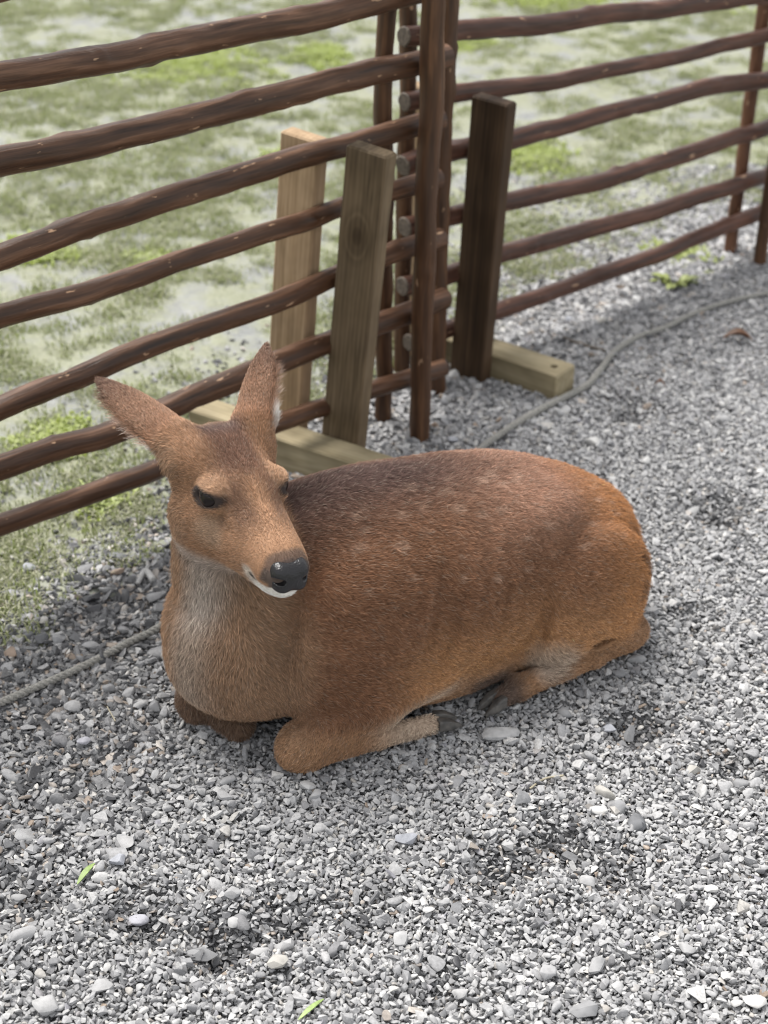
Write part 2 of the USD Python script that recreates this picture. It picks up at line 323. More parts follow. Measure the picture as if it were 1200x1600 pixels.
# ------------------------------------------------------------------ wood
def bark_mat(name, dark, mid, light, rough=0.5):
    dark, mid, light = tuple(x * .7 for x in dark), mid, tuple(x * 1.35 for x in light)
    return mat(name, {'o': ('object_info', {}), 'tc': ('texture_coordinate', {}), 'at': ('attribute', {'attribute': 'along'}), 'mp': ('mapping', {'scale': (5.0, 62.0, 62.0)}), 'n': ('noise_texture', {'scale': 1.0, 'detail': 6.0, 'roughness': 0.62, 'distortion': 0.25}),
                      'mp2': ('mapping', {'scale': (26.0, 62.0, 62.0)}), 'n2': ('noise_texture', {'scale': 1.0, 'detail': 3.0, 'roughness': 0.5}), 'r': ('rgb_ramp', {'ramp': [(0.28, dark), (0.52, mid), (0.80, light)]}),
                      'nick': ('rgb_ramp', {'ramp': [(0.685, (0, 0, 0)), (0.72, (1, 1, 1))]}), 'm': ('mix_color', {'b': (0.33, 0.21, 0.13)}), 'mf': ('math', {'math_type': 'multiply', 'value2': 0.8}),
                      'rr': ('rgb_ramp', {'ramp': [(0.3, (rough * .75,) * 3), (0.7, (rough * 1.25,) * 3)]}), 'b': ('bump', {'strength': 0.8, 'distance': 0.0035}),
                      'p': ('principled_bsdf', {'specular_ior_level': 0.30})},
               [('at.vector', 'mp.vector'), ('at.vector', 'mp2.vector'), ('mp.vector', 'n.vector'), ('mp2.vector', 'n2.vector'), ('n.fac', 'r.fac'), ('r.color', 'm.a'), ('n2.fac', 'nick.fac'), ('nick.color', 'mf.value1'), ('mf.value', 'm.fac'), ('m.result', 'p.base_color'),
                ('n.fac', 'rr.fac'), ('rr.color', 'p.roughness'), ('n.fac', 'b.height'), ('b.normal', 'p.normal')])


M_rail = bark_mat('varnished_bark_brown', (0.017, 0.008, 0.004), (0.053, 0.025, 0.013), (0.130, 0.070, 0.042), 0.40)
M_rail2 = bark_mat('varnished_bark_red', (0.018, 0.008, 0.005), (0.050, 0.022, 0.014), (0.112, 0.053, 0.036), 0.40)
M_post = bark_mat('post_bark', (0.018, 0.008, 0.004), (0.052, 0.024, 0.011), (0.105, 0.052, 0.025), 0.5)
M_rust = bark_mat('post_bark_reddish', (0.035, 0.015, 0.009), (0.10, 0.045, 0.024), (0.17, 0.085, 0.05), 0.5)
M_cut = mat('cut_log_end', {'tc': ('geometry', {}), 'n': ('noise_texture', {'scale': 160.0, 'detail': 3.0}), 'r': ('rgb_ramp', {'ramp': [(0.3, (0.03, 0.022, 0.016)), (0.7, (0.10, 0.078, 0.058))]}), 'p': ('principled_bsdf', {'roughness': 0.8})}, [('tc.position', 'n.vector'), ('n.fac', 'r.fac'), ('r.color', 'p.base_color')])


def with_along(m, along):
    UsdGeom.PrimvarsAPI(m).CreatePrimvar('along', Sdf.ValueTypeNames.Vector3fArray, 'vertex').Set(Vt.Vec3fArray.FromNumpy(np.asarray(along, np.float32)))
    return m


_log_n = [0]


def log(name, path, r, mat_, parent, origin, sides=18, step=0.012, **t):
    """A barked pole along path: uneven girth, knots and flattened sides, with cut faces at both ends."""
    _log_n[0] += 1; sd = _log_n[0] * 17
    path = np.asarray(path, float); L = np.linalg.norm(np.diff(path, axis=0), axis=1).sum(); n = max(8, int(L / step))
    Q = catmull(path, n); u = np.linspace(0, L, n)
    ln = np.stack([u * 5, np.full(n, sd * 1.3), np.zeros(n)], 1)
    _, N_, B_ = frames(Q)
    Q = Q + ((meshkit.fbm(ln, 3, sd) - .5) * 0.013)[:, None] * N_ + ((meshkit.fbm(ln, 3, sd + 5) - .5) * 0.012)[:, None] * B_
    ang = np.linspace(0, 2 * np.pi, sides, endpoint=False)
    U, A_ = np.meshgrid(u, ang, indexing='ij')
    q = np.stack([U * 7, np.cos(A_) * 1.1 + sd, np.sin(A_) * 1.1], -1)
    R_ = 0.84 * r * (1 + 0.24 * (meshkit.fbm(q, 3, sd + 9) - .5) + 0.16 * (meshkit.fbm(q * np.array([4, 2.2, 2.2]), 2, sd + 3) - .5) + 0.10 * (meshkit.noise(ln * 0.35, sd + 1) - .5)[:, None])
    rr = np.random.default_rng(sd)
    for _ in range(max(1, int(L / 0.16))):                       # knots and peeled scars
        uk, ak, s_ = rr.uniform(0, L), rr.uniform(0, 2 * np.pi), rr.choice([1, 1, -1])
        da = np.angle(np.exp(1j * (A_ - ak)))
        R_ += s_ * r * rr.uniform(0.08, 0.26) * np.exp(-((U - uk) / rr.uniform(0.008, 0.022)) ** 2 - (da / 0.55) ** 2)
    m = tube(Q, R_, sides)
    al = np.zeros((len(m.vertices), 3)); al[:n * sides, 0] = U.ravel() + sd * 0.73; al[:n * sides, 1] = (np.cos(A_) * r).ravel(); al[:n * sides, 2] = (np.sin(A_) * r).ravel()
    al = al[:-2]; p = obj(name, (np.asarray(m.vertices)[:-2], np.asarray(m.faces)[:-2 * sides]), mat_, parent, smooth=True, origin=origin, **t)
    with_along(p, al)
    V_ = np.asarray(m.vertices)
    for c, ring, sgn in ((-2, V_[:sides], -1), (-1, V_[(n - 1) * sides:n * sides], 1)):
        ax = (Q[1] - Q[0]) if sgn < 0 else (Q[-1] - Q[-2]); ax = ax / np.linalg.norm(ax) * 0.002 * sgn
        cen_ = ring.mean(0); vv_ = np.vstack([ring + ax * .3, cen_ + (ring - cen_) * .86 + ax * 1.6, cen_ + ax * 1.6]); k = np.arange(sides); k2 = (k + 1) % sides
        ff = np.vstack([np.stack([k, k2, k2 + sides], 1), np.stack([k, k2 + sides, k + sides], 1), np.stack([k + sides, k2 + sides, np.full(sides, 2 * sides)], 1)])
        if sgn < 0: ff = ff[:, ::-1]
        obj('cut_end', (vv_, ff), M_cut, p, origin=origin)
    return p


def plank_mat(name, dark, mid, light, rough=0.7, knot=False):
    k = ({'kat': ('attribute', {'attribute': 'knot'}), 'kd': ('vector_math', {'math_type': 'distance'}), 'ks': ('mapping', {'scale': (0.55, 1.0, 0.0)}), 'kn': ('mix_vector', {'fac': 0.012}), 'kr': ('rgb_ramp', {'ramp': [(0.0, (0.30, 0.26, 0.24)), (0.010, (0.42, 0.38, 0.35)), (0.013, (0.75, 0.72, 0.7)), (0.018, (0.5, 0.47, 0.45)), (0.023, (1.0, 1.0, 1.0)), (0.028, (0.72, 0.7, 0.68)), (0.036, (1, 1, 1))]}), 'kk': ('mix_color', {'blend_type': 'multiply', 'fac': 0.9})},
         [('kat.vector', 'kn.a'), ('n2.color', 'kn.b'), ('kn.result', 'ks.vector'), ('ks.vector', 'kd.vector1'), ('kd.value', 'kr.fac'), ('mm.result', 'kk.a'), ('kr.color', 'kk.b'), ('kk.result', 'p.base_color')]) if knot else ({}, [('mm.result', 'p.base_color')])
    m = _plank(name, dark, mid, light, rough, *k); return m


def _plank(name, dark, mid, light, rough, kn, kl):
    return mat(name, {**kn, 'at': ('attribute', {'attribute': 'along'}), 'mp': ('mapping', {'scale': (2.2, 34.0, 34.0)}), 'n': ('noise_texture', {'scale': 1.0, 'detail': 5.0, 'roughness': 0.6, 'distortion': 1.2}), 'mp2': ('mapping', {'scale': (9.0, 14.0, 14.0)}), 'n2': ('noise_texture', {'scale': 1.0, 'detail': 3.0}),
                      'w': ('wave_texture', {'bands_direction': 'y', 'scale': 34.0, 'distortion': 5.0, 'detail': 3.0, 'detail_scale': 0.8}), 'mp3': ('mapping', {'scale': (0.22, 1.0, 1.0)}), 'mx': ('mix_float', {'fac': 0.10}), 'r': ('rgb_ramp', {'ramp': [(0.22, dark), (0.5, mid), (0.8, light)]}),
                      'mm': ('mix_color', {'blend_type': 'multiply', 'fac': 0.6}), 'st': ('rgb_ramp', {'ramp': [(0.3, (0.55, 0.52, 0.5)), (0.6, (1.08, 1.06, 1.04))]}), 'b': ('bump', {'strength': 0.35, 'distance': 0.0015}), 'p': ('principled_bsdf', {'roughness': rough, 'specular_ior_level': 0.2})},
               [('at.vector', 'mp.vector'), ('mp.vector', 'n.vector'), ('at.vector', 'mp2.vector'), ('mp2.vector', 'n2.vector'), ('at.vector', 'mp3.vector'), ('mp3.vector', 'w.vector'), ('n.fac', 'mx.a'), ('w.fac', 'mx.b'), ('mx.result', 'r.fac'), ('r.color', 'mm.a'), ('n2.fac', 'st.fac'), ('st.color', 'mm.b'), ('mx.result', 'b.height'), ('b.normal', 'p.normal')] + kl)


M_b_left = plank_mat('greenish_brown_plank', (0.045, 0.032, 0.019), (0.110, 0.080, 0.048), (0.180, 0.138, 0.088), knot=True)
M_b_rear = plank_mat('pale_orange_plank', (0.17, 0.115, 0.065), (0.29, 0.205, 0.125), (0.39, 0.29, 0.19))
M_b_dark = plank_mat('dark_stained_plank', (0.018, 0.011, 0.006), (0.048, 0.029, 0.016), (0.092, 0.057, 0.033))
M_beam = plank_mat('pale_treated_beam', (0.13, 0.107, 0.062), (0.235, 0.20, 0.125), (0.33, 0.29, 0.20))
M_hole = mat('dark_hole', {'p': ('principled_bsdf', {'base_color': (0.02, 0.015, 0.01), 'roughness': 0.9})}, [])


def timber(name, base, axis, wide, deep, L, W, T, mat_, parent, origin, hole=None, knot=None, **t):
    """A planed timber with eased, slightly worn edges. base: middle of its foot; axis, wide, deep: its unit directions; hole: distance along, radius (drilled through deep)."""
    axis, wide, deep = (np.asarray(v_, float) / np.linalg.norm(v_) for v_ in (axis, wide, deep)); c = 0.0035
    _log_n[0] += 1; sd = _log_n[0] * 13
    n = max(6, int(L / 0.02)); us = np.r_[0, c, np.linspace(c, L - c, n)[1:-1], L - c, L]
    prof = []
    for sx, sy in ((1, 1), (-1, 1), (-1, -1), (1, -1)):
        a_, b_ = (sx * W / 2, sy * (T / 2 - c)), (sx * (W / 2 - c), sy * T / 2)
        prof += [a_, b_] if sx * sy > 0 else [b_, a_]
    dens_p = []
    for i in range(8):
        p_, q_ = np.array(prof[i]), np.array(prof[(i + 1) % 8]); k = 4 if np.linalg.norm(q_ - p_) > 0.012 else 1
        dens_p += [p_ + (q_ - p_) * j / k for j in range(k)]
    prof = np.array(dens_p); m_ = len(prof)
    V_, AL = [], []
    for i, u in enumerate(us):
        k = 1 - 2 * c / W if i in (0, len(us) - 1) else 1.0; k2 = 1 - 2 * c / T if i in (0, len(us) - 1) else 1.0
        pw, pt = prof[:, 0] * k, prof[:, 1] * k2
        jit = 0.0016 * (meshkit.noise(np.stack([np.full(m_, u * 14), pw * 60 + sd, pt * 60], 1), sd) - .5)
        pt2 = pt * (1 + jit / T * 2); pw2 = pw * (1 + jit / W * 2)
        V_.append(np.asarray(base) + axis * u + pw2[:, None] * wide + pt2[:, None] * deep); AL.append(np.stack([np.full(m_, u + sd * .37), pw + sd * .11, pt * 0.8], 1))
    N0 = len(us); V_ = np.vstack(V_); AL = np.vstack(AL)
    i, j = np.meshgrid(np.arange(N0 - 1), np.arange(m_), indexing='ij'); a = i * m_ + j; b_ = i * m_ + (j + 1) % m_
    F = np.stack([np.stack([a, b_, b_ + m_], -1), np.stack([a, b_ + m_, a + m_], -1)], 2).reshape(-1, 3)
    c0 = len(V_); V_ = np.vstack([V_, V_[:m_].mean(0), V_[-m_:].mean(0)]); AL = np.vstack([AL, AL[:m_].mean(0), AL[-m_:].mean(0)])
    k = np.arange(m_); k2 = (k + 1) % m_; e = (N0 - 1) * m_
    F = np.vstack([F, np.stack([np.full(m_, c0), k2, k], 1), np.stack([np.full(m_, c0 + 1), e + k, e + k2], 1)])
    if np.linalg.det(np.stack([axis, wide, deep])) < 0: F = F[:, ::-1]
    tm = trimesh.Trimesh(V_, F, process=False)
    if hole:
        man = manifold3d.Manifold(manifold3d.Mesh(np.asarray(tm.vertices, np.float32), np.asarray(tm.faces, np.uint32)))
        p0 = np.asarray(base) + axis * hole[0]
        cyl = trimesh.creation.cylinder(hole[1], T * 1.6, sections=20)
        M_ = np.eye(4); M_[:3, 0], M_[:3, 1], M_[:3, 2] = axis, np.cross(deep, axis), deep; M_[:3, 3] = p0 + deep * T * 0.5
        cyl.apply_transform(M_)
        cm = manifold3d.Manifold(manifold3d.Mesh(np.asarray(cyl.vertices, np.float32), np.asarray(cyl.faces, np.uint32)))
        if man.status() == manifold3d.Error.NoError and not man.is_empty():
            v2, f2, _ = meshkit.arrays(man - cm)
            q_ = v2 - np.asarray(base)
            AL = np.stack([q_ @ axis + sd * .37, q_ @ wide + sd * .11, (q_ @ deep) * 0.8], 1); tm = trimesh.Trimesh(v2, f2, process=False)
    v_, f_ = np.asarray(tm.vertices), np.asarray(tm.faces)
    fl_v = v_[f_].reshape(-1, 3); fl_a = AL[f_].reshape(-1, 3)
    p = obj(name, (fl_v, np.arange(len(fl_v)).reshape(-1, 3)), mat_, parent, origin=origin, **t)
    with_along(p, fl_a)
    if knot:
        q_ = fl_v - np.asarray(base)
        UsdGeom.PrimvarsAPI(p).CreatePrimvar('knot', Sdf.ValueTypeNames.Vector3fArray, 'vertex').Set(Vt.Vec3fArray.FromNumpy(np.stack([q_ @ axis - knot[0], q_ @ wide - knot[1], 0 * q_[:, 0]], 1).astype(np.float32)))
    return p


def at_fence(P0, D_, N_, s, n, z): return P0 + D_ * s + N_ * n + np.array([0, 0, z])


def rail(pts, P0, D_, N_, r, mat_, parent, ext_l=None, ext_r=None):
    Q = [on_plane(*p, P0, N_) for p in pts]
    if ext_l is not None:
        d_ = Q[0] - Q[2]; k = (ext_l - (Q[0] - P0) @ D_) / (d_ @ D_); Q = [Q[0] + d_ * k * f_ for f_ in (1.0, 0.5)] + Q
    if ext_r is not None:
        d_ = Q[-1] - Q[-3]; k = (ext_r - (Q[-1] - P0) @ D_) / (d_ @ D_); Q = Q + [Q[-1] + d_ * k * f_ for f_ in (0.5, 1.0)]
    return log('rail', Q, r, mat_, parent, P0)


# ------------------------------------------------------------------ left fence panel
fl = thing('log_fence', FL_P, label='rustic log fence panel on the left, behind the deer, standing on a wooden cross beam', category='fence')
for pts, r in [([(0, -18), (300, -78), (600, -135), (690, -152)], .023), ([(0, 120), (120, 96), (200, 84), (350, 51), (500, 24), (600, 2), (690, -20)], .0262), ([(0, 254), (150, 222), (300, 186), (450, 147), (600, 110), (697, 87)], .0272),
               ([(0, 402), (150, 347), (300, 300), (450, 254), (600, 210), (688, 186)], .0245), ([(0, 496), (130, 458), (260, 414), (400, 366), (500, 338), (600, 304), (685, 278)], .0225),
               ([(0, 638), (130, 586), (262, 529), (437, 467), (620, 392), (689, 371)], .0240), ([(0, 730), (100, 699), (188, 671), (306, 618), (437, 564), (620, 495), (694, 466)], .0255), ([(0, 820), (131, 774), (236, 737), (340, 695), (446, 657), (597, 605), (693, 575)], .0225)]:
    rail(pts, FL_P, FL_D, FL_N, r, M_rail, fl, ext_l=-1.55)
def post(P0, D_, N_, s, n, r, mat_, parent, top=1.12, lean=(0, 0), **t):
    b_ = at_fence(P0, D_, N_, s, n, -0.10)
    log('post', [b_, b_ + np.array([lean[0] * .5, lean[1] * .5, top * .5 + .05]), b_ + np.array([*lean, top + .10])], r, mat_, parent, P0, **t)


post(FL_P, FL_D, FL_N, 0.0, 0.051, 0.0255, M_post, fl)
post(FL_P, FL_D, FL_N, -0.012, -0.052, 0.0210, M_post, fl)
post(FL_P, FL_D, FL_N, -1.38, 0.051, 0.0250, M_post, fl)
post(FL_P, FL_D, FL_N, -1.38, -0.052, 0.0230, M_post, fl)
e = FL_N + 0.24 * FL_D; e /= np.linalg.norm(e); m_ = np.cross([0, 0, 1.0], e)           # along the cross beam; m_ runs along the fence
if m_ @ FL_D < 0: m_ = -m_
S0 = at_fence(FL_P, FL_D, FL_N, -0.214, 0.05, 0)
for (c_top, c_bot, W, T, M_, lb) in ((0.049, -0.018, 0.084, 0.038, M_b_left, None), (-0.094, -0.156, 0.084, 0.036, M_b_rear, 'paler orange upright behind the rails')):
    foot = S0 + e * c_bot + m_ * (T / 2 + .001) + [0, 0, 0.004]; ax = e * (c_top - c_bot) + np.array([0, 0, 0.652])
    timber('upright', foot, ax, np.cross(m_, ax), m_, np.linalg.norm(ax), W, T, M_, fl, FL_P, label=lb, knot=(0.50, 0.004) if M_ is M_b_left else None)
timber('cross_beam', S0 - m_ * 0.0345 - e * 0.335 + [0, 0, 0.034], e, m_, [0, 0, 1.0], 0.455, 0.068, 0.072, M_beam, fl, FL_P)

# ------------------------------------------------------------------ right fence panel
fr = thing('log_fence', FR_P, label='rustic log fence panel running away to the upper right, with a dark upright plank', category='fence')
for pts, r in [([(628, -38), (735, -62), (900, -85)], .022), ([(631, 58), (740, 47), (820, 40), (900, 30), (1050, 10)], .0245), ([(633, 158), (735, 142), (820, 132), (900, 120), (1050, 90), (1200, 57)], .0215), ([(631, 262), (680, 245), (810, 213), (950, 178), (1100, 140), (1200, 125)], .0250),
               ([(635, 353), (700, 338), (795, 315), (950, 277), (1100, 230), (1200, 198)], .0245), ([(628, 446), (704, 428), (785, 397), (950, 350), (1100, 305), (1195, 275)], .0240), ([(640, 536), (700, 515), (779, 487), (908, 440), (1033, 397), (1180, 335)], .0235)]:
    rail(pts, FR_P, FR_D, FR_N, r, M_rail2, fr, ext_r=1.36 if len(pts) != 6 or pts[-1][0] != 1180 else 1.19)
post(FR_P, FR_D, FR_N, 0.0, 0.050, 0.0235, M_post, fr)
post(FR_P, FR_D, FR_N, -0.01, -0.050, 0.0210, M_post, fr)
post(FR_P, FR_D, FR_N, 1.165, -0.050, 0.0200, M_rust, fr, label='reddish brown round post')
post(FR_P, FR_D, FR_N, 1.158, 0.050, 0.0200, M_post, fr)
e = FR_N + 0.18 * FR_D; e /= np.linalg.norm(e); m_ = np.cross([0, 0, 1.0], e)
if m_ @ FR_D < 0: m_ = -m_
S0 = at_fence(FR_P, FR_D, FR_N, 0.10, 0.10, 0)
for (c_top, c_bot, W, T, M_, h_, lb) in ((-0.021, -0.052, 0.088, 0.036, M_b_dark, 0.625, 'dark stained upright'), (-0.190, -0.200, 0.084, 0.034, M_b_rear, 0.620, 'paler orange upright behind the rails')):
    foot = S0 + e * c_bot + m_ * (T / 2 + .0005) + [0, 0, -0.012]; ax = e * (c_top - c_bot) + np.array([0, 0, h_ + .012])
    timber('upright', foot, ax, np.cross(m_, ax), m_, np.linalg.norm(ax), W, T, M_, fr, FR_P, label=lb)
timber('cross_beam', S0 + m_ * (0.038 + 0.036) - e * 0.30 + [0, 0, 0.026], e, m_, [0, 0, 1.0], 0.462, 0.074, 0.066, M_beam, fr, FR_P, hole=(0.43, 0.0085))
# ------------------------------------------------------------------ the deer (one continuous body, its fur, eyes, nose, hooves)
# body frame: s forward along the spine (rump 0, chest 0.75), y to the deer's left (towards the viewer), z up
B_S = np.array([-0.8615, -0.5078, 0.0]); B_Y = np.array([0.5078, -0.8615, 0.0]); B_O = np.array([0.363, 2.204, 0.0])
B_M = np.stack([B_S, B_Y, [0, 0, 1.0]])                     # rows: the frame's axes in the world


def b2w(p): return np.asarray(p, float) @ B_M + B_O


def w2b(p): return (np.asarray(p, float) - B_O) @ B_M.T


# head frame: a towards the nose, y to the deer's left, d towards the brow
HEAD_E = on_plane(381, 775, b2w((0.68, 0.05, 0.40)), FWD)          # midpoint between the eyeballs
_a = np.array([0.078, -0.143, -0.016]); _a /= np.linalg.norm(_a)
_l = np.cross([0, 0, 1.0], _a); _l /= np.linalg.norm(_l); _d = np.cross(_a, _l)
_ro = math.radians(-4); _l, _d = _l * math.cos(_ro) + _d * math.sin(_ro), _d * math.cos(_ro) - _l * math.sin(_ro)
H_M = np.stack([_a, _l, _d])


def h2b(p): return w2b(np.asarray(p, float) @ H_M + HEAD_E)


def b2h(p): return (b2w(p) - HEAD_E) @ H_M.T


H_IN_B = H_M @ B_M.T                                          # rows: head axes in the body frame
GH = 0.0034
G0 = np.array([-0.20, -0.26, -0.02]); G1 = np.array([0.96, 0.30, 0.66])
GN = np.ceil((G1 - G0) / GH).astype(int)
GX = [G0[k] + GH * np.arange(GN[k]) for k in range(3)]
field = np.full(GN, 0.08, np.float32)


def region(lo, hi):
    i0 = np.clip(np.floor((np.asarray(lo) - G0) / GH).astype(int), 0, GN - 1); i1 = np.clip(np.ceil((np.asarray(hi) - G0) / GH).astype(int) + 1, 1, GN)
    sl = tuple(slice(a, b_) for a, b_ in zip(i0, i1))
    X = np.stack(np.meshgrid(*[GX[k][sl[k]] for k in range(3)], indexing='ij'), -1)
    return sl, X


def merge(sl, d, k, cut=False):
    f_ = field[sl]
    if cut:
        h_ = np.clip(0.5 - 0.5 * (f_ + d) / k, 0, 1); field[sl] = f_ * (1 - h_) - d * h_ + k * h_ * (1 - h_)
    else:
        h_ = np.clip(0.5 + 0.5 * (d - f_) / k, 0, 1); field[sl] = d * (1 - h_) + f_ * h_ - k * h_ * (1 - h_)


def ell(c, r, k, R=None, cut=False):
    """Ellipsoid; R: rows are its axes (default the body's)."""
    c, r = np.asarray(c, float), np.asarray(r, float); R = np.eye(3) if R is None else np.asarray(R)
    ext = np.sqrt(((R * r[:, None]) ** 2).sum(0)) + k + 0.01
    sl, X = region(c - ext, c + ext)
    q = (X - c) @ R.T
    k0 = np.linalg.norm(q / r, axis=-1); k1 = np.linalg.norm(q / r ** 2, axis=-1)
    merge(sl, (k0 * (k0 - 1) / np.maximum(k1, 1e-6)).astype(np.float32), k, cut)


def cone(p, q, r0, r1, k, cut=False):
    p, q = np.asarray(p, float), np.asarray(q, float); m = max(r0, r1) + k + 0.01
    sl, X = region(np.minimum(p, q) - m, np.maximum(p, q) + m)
    ab = q - p; t = np.clip(((X - p) @ ab) / (ab @ ab), 0, 1)
    merge(sl, (np.linalg.norm(X - p - t[..., None] * ab, axis=-1) - (r0 + (r1 - r0) * t)).astype(np.float32), k, cut)


def rot(ax, deg):
    return trimesh.transformations.rotation_matrix(math.radians(deg), ax)[:3, :3]


def hell(c, r, k, R=None, cut=False):
    ell(h2b(c), r, k, (np.eye(3) if R is None else R) @ H_IN_B, cut)


def hcone(p, q, r0, r1, k, cut=False): cone(h2b(p), h2b(q), r0, r1, k, cut)


# trunk
ell((0.362, 0.004, 0.176), (0.325, 0.168, 0.190), 0.03, rot([0, 1, 0], 3))
ell((0.52, 0.0, 0.215), (0.20, 0.118, 0.165), 0.05)
ell((0.155, 0.0, 0.142), (0.180, 0.140, 0.150), 0.07)
ell((0.050, 0.045, 0.150), (0.070, 0.085, 0.095), 0.05)
ell((0.618, -0.008, 0.170), (0.158, 0.135, 0.142), 0.05)
ell((0.660, 0.0, 0.120), (0.112, 0.108, 0.080), 0.03)
# near and far shoulder
ell((0.53, 0.105, 0.180), (0.12, 0.058, 0.14), 0.04, rot([0, 1, 0], 24))
ell((0.54, -0.095, 0.175), (0.13, 0.055, 0.14), 0.05, rot([0, 1, 0], 20))
ell((0.205, 0.092, 0.285), (0.055, 0.034, 0.030), 0.06)            # hip
cone((0.16, 0, 0.283), (0.50, 0, 0.352), 0.018, 0.022, 0.04)         # spine
# neck
NECK = [(0.600, -0.010, 0.19), (0.655, -0.020, 0.29), (0.684, -0.012, 0.38), (0.682, -0.004, 0.42)]
for (p, q, r0, r1) in zip(NECK, NECK[1:], (0.118, 0.091, 0.060), (0.091, 0.060, 0.050)):
    cone(p, q, r0, r1, 0.028)
# haunches, near thigh, tibia and metatarsus
ell((0.140, 0.124, 0.136), (0.140, 0.064, 0.114), 0.014, rot([0, 1, 0], -14))
ell((0.132, -0.105, 0.138), (0.140, 0.064, 0.112), 0.035, rot([0, 1, 0], -14))
cone((0.19, 0.135, 0.100), (0.08, 0.145, 0.075), 0.052, 0.040, 0.03)
cone((0.10, 0.145, 0.070), (0.026, 0.138, 0.034), 0.036, 0.025, 0.02)
cone((0.026, 0.138, 0.033), (0.12, 0.156, 0.030), 0.026, 0.022, 0.012)
cone((0.12, 0.156, 0.030), (0.27, 0.163, 0.024), 0.022, 0.020, 0.010)
cone((0.27, 0.165, 0.024), (0.305, 0.168, 0.020), 0.020, 0.016, 0.010)
cone((0.055, 0.115, 0.120), (0.048, 0.136, 0.045), 0.042, 0.030, 0.03)
# far hind leg, mostly hidden
cone((0.09, -0.145, 0.06), (0.02, -0.14, 0.034), 0.036, 0.024, 0.02)
cone((0.02, -0.14, 0.032), (0.25, -0.15, 0.024), 0.024, 0.018, 0.012)
# filler under the belly for the folded legs, added to block light there
ell((0.34, 0.06, 0.045), (0.16, 0.085, 0.05), 0.03)
ell((0.155, 0.07, 0.06), (0.13, 0.075, 0.06), 0.03)
# near foreleg: elbow, forearm, carpus, cannon folded back
cone((0.43, 0.115, 0.105), (0.52, 0.130, 0.078), 0.062, 0.050, 0.04)
cone((0.52, 0.130, 0.078), (0.630, 0.136, 0.040), 0.050, 0.038, 0.022)
ell((0.638, 0.137, 0.036), (0.042, 0.036, 0.037), 0.012)
cone((0.635, 0.140, 0.028), (0.52, 0.160, 0.024), 0.028, 0.018, 0.010)
cone((0.52, 0.160, 0.024), (0.435, 0.168, 0.020), 0.018, 0.017, 0.010)
# far foreleg, carpus under the chest
cone((0.56, -0.10, 0.085), (0.722, -0.040, 0.036), 0.055, 0.036, 0.03)
cone((0.722, -0.040, 0.032), (0.55, -0.10, 0.024), 0.032, 0.02, 0.012)
cone((0.716, -0.055, 0.032), (0.690, 0.030, 0.024), 0.029, 0.026, 0.006)
# fold between belly and thigh, and the hollow above the metatarsus
cone((0.215, 0.176, 0.225), (0.262, 0.168, 0.06), 0.011, 0.018, 0.009, cut=True)
cone((0.405, 0.186, 0.27), (0.425, 0.184, 0.12), 0.010, 0.014, 0.05, cut=True)
ell((0.138, 0.178, 0.066), (0.036, 0.034, 0.0085), 0.008, rot([0, 1, 0], -6), cut=True)
cone((0.630, 0.108, 0.320), (0.672, 0.122, 0.120), 0.010, 0.016, 0.04, cut=True)       # where the neck meets the shoulder
# tail
cone((0.020, 0.018, 0.165), (-0.022, 0.060, 0.070), 0.026, 0.013, 0.03)
# skull, face, jaw
hell((-0.070, 0, 0.010), (0.072, 0.053, 0.048), 0.02)
hell((-0.020, 0, 0.012), (0.062, 0.049, 0.034), 0.02)
hcone((0.0, 0, -0.006), (0.115, 0, -0.022), 0.043, 0.030, 0.02)
hell((0.116, 0, -0.026), (0.046, 0.034, 0.030), 0.015)
for y in (-1, 1):
    hell((-0.004, y * 0.025, -0.044), (0.062, 0.025, 0.050), 0.02)
    hell((0.055, y * 0.020, -0.038), (0.066, 0.023, 0.034), 0.02)
    hell((0.131, y * 0.018, -0.034), (0.026, 0.017, 0.020), 0.010)
hcone((-0.035, 0, -0.080), (0.115, 0, -0.058), 0.038, 0.022, 0.02)
hell((0.128, 0, -0.058), (0.028, 0.023, 0.011), 0.008)
hcone((-0.055, 0, -0.02), (-0.100, 0.008, -0.060), 0.042, 0.044, 0.025)     # back of the skull into the neck
cone(h2b((-0.075, 0.008, -0.050)), np.array(NECK[2]) + np.array([0, .006, 0]), 0.046, 0.058, 0.025)
# mouth line and tear hollow
for y in (-1, 1):
    hcone((0.060, y * 0.034, -0.0475), (0.150, y * 0.021, -0.0445), 0.0022, 0.0022, 0.004, cut=True)
    hcone((0.030, y * 0.047, -0.004), (0.052, y * 0.042, -0.016), 0.003, 0.002, 0.008, cut=True)
EYE_C = [np.array([-0.001, y * 0.0450, 0.0115]) for y in (-1, 1)]
EYE_R = 0.0205
for y, c in zip((-1, 1), EYE_C):
    hcone((-0.076, y * 0.055, 0.022), (-0.055, y * 0.050, -0.020), 0.031 if y < 0 else 0.020, 0.016, 0.02)      # root of the ear
    hell(c + np.array([0, 0, 0]), (0.0260, 0.0226, 0.0228), 0.012)
    R_ = rot([0, 1, 0], 12)
    hell(c + np.array([0.006, y * 0.019, -0.001]), (0.0212, 0.017, 0.0106), 0.002, R_, cut=True)
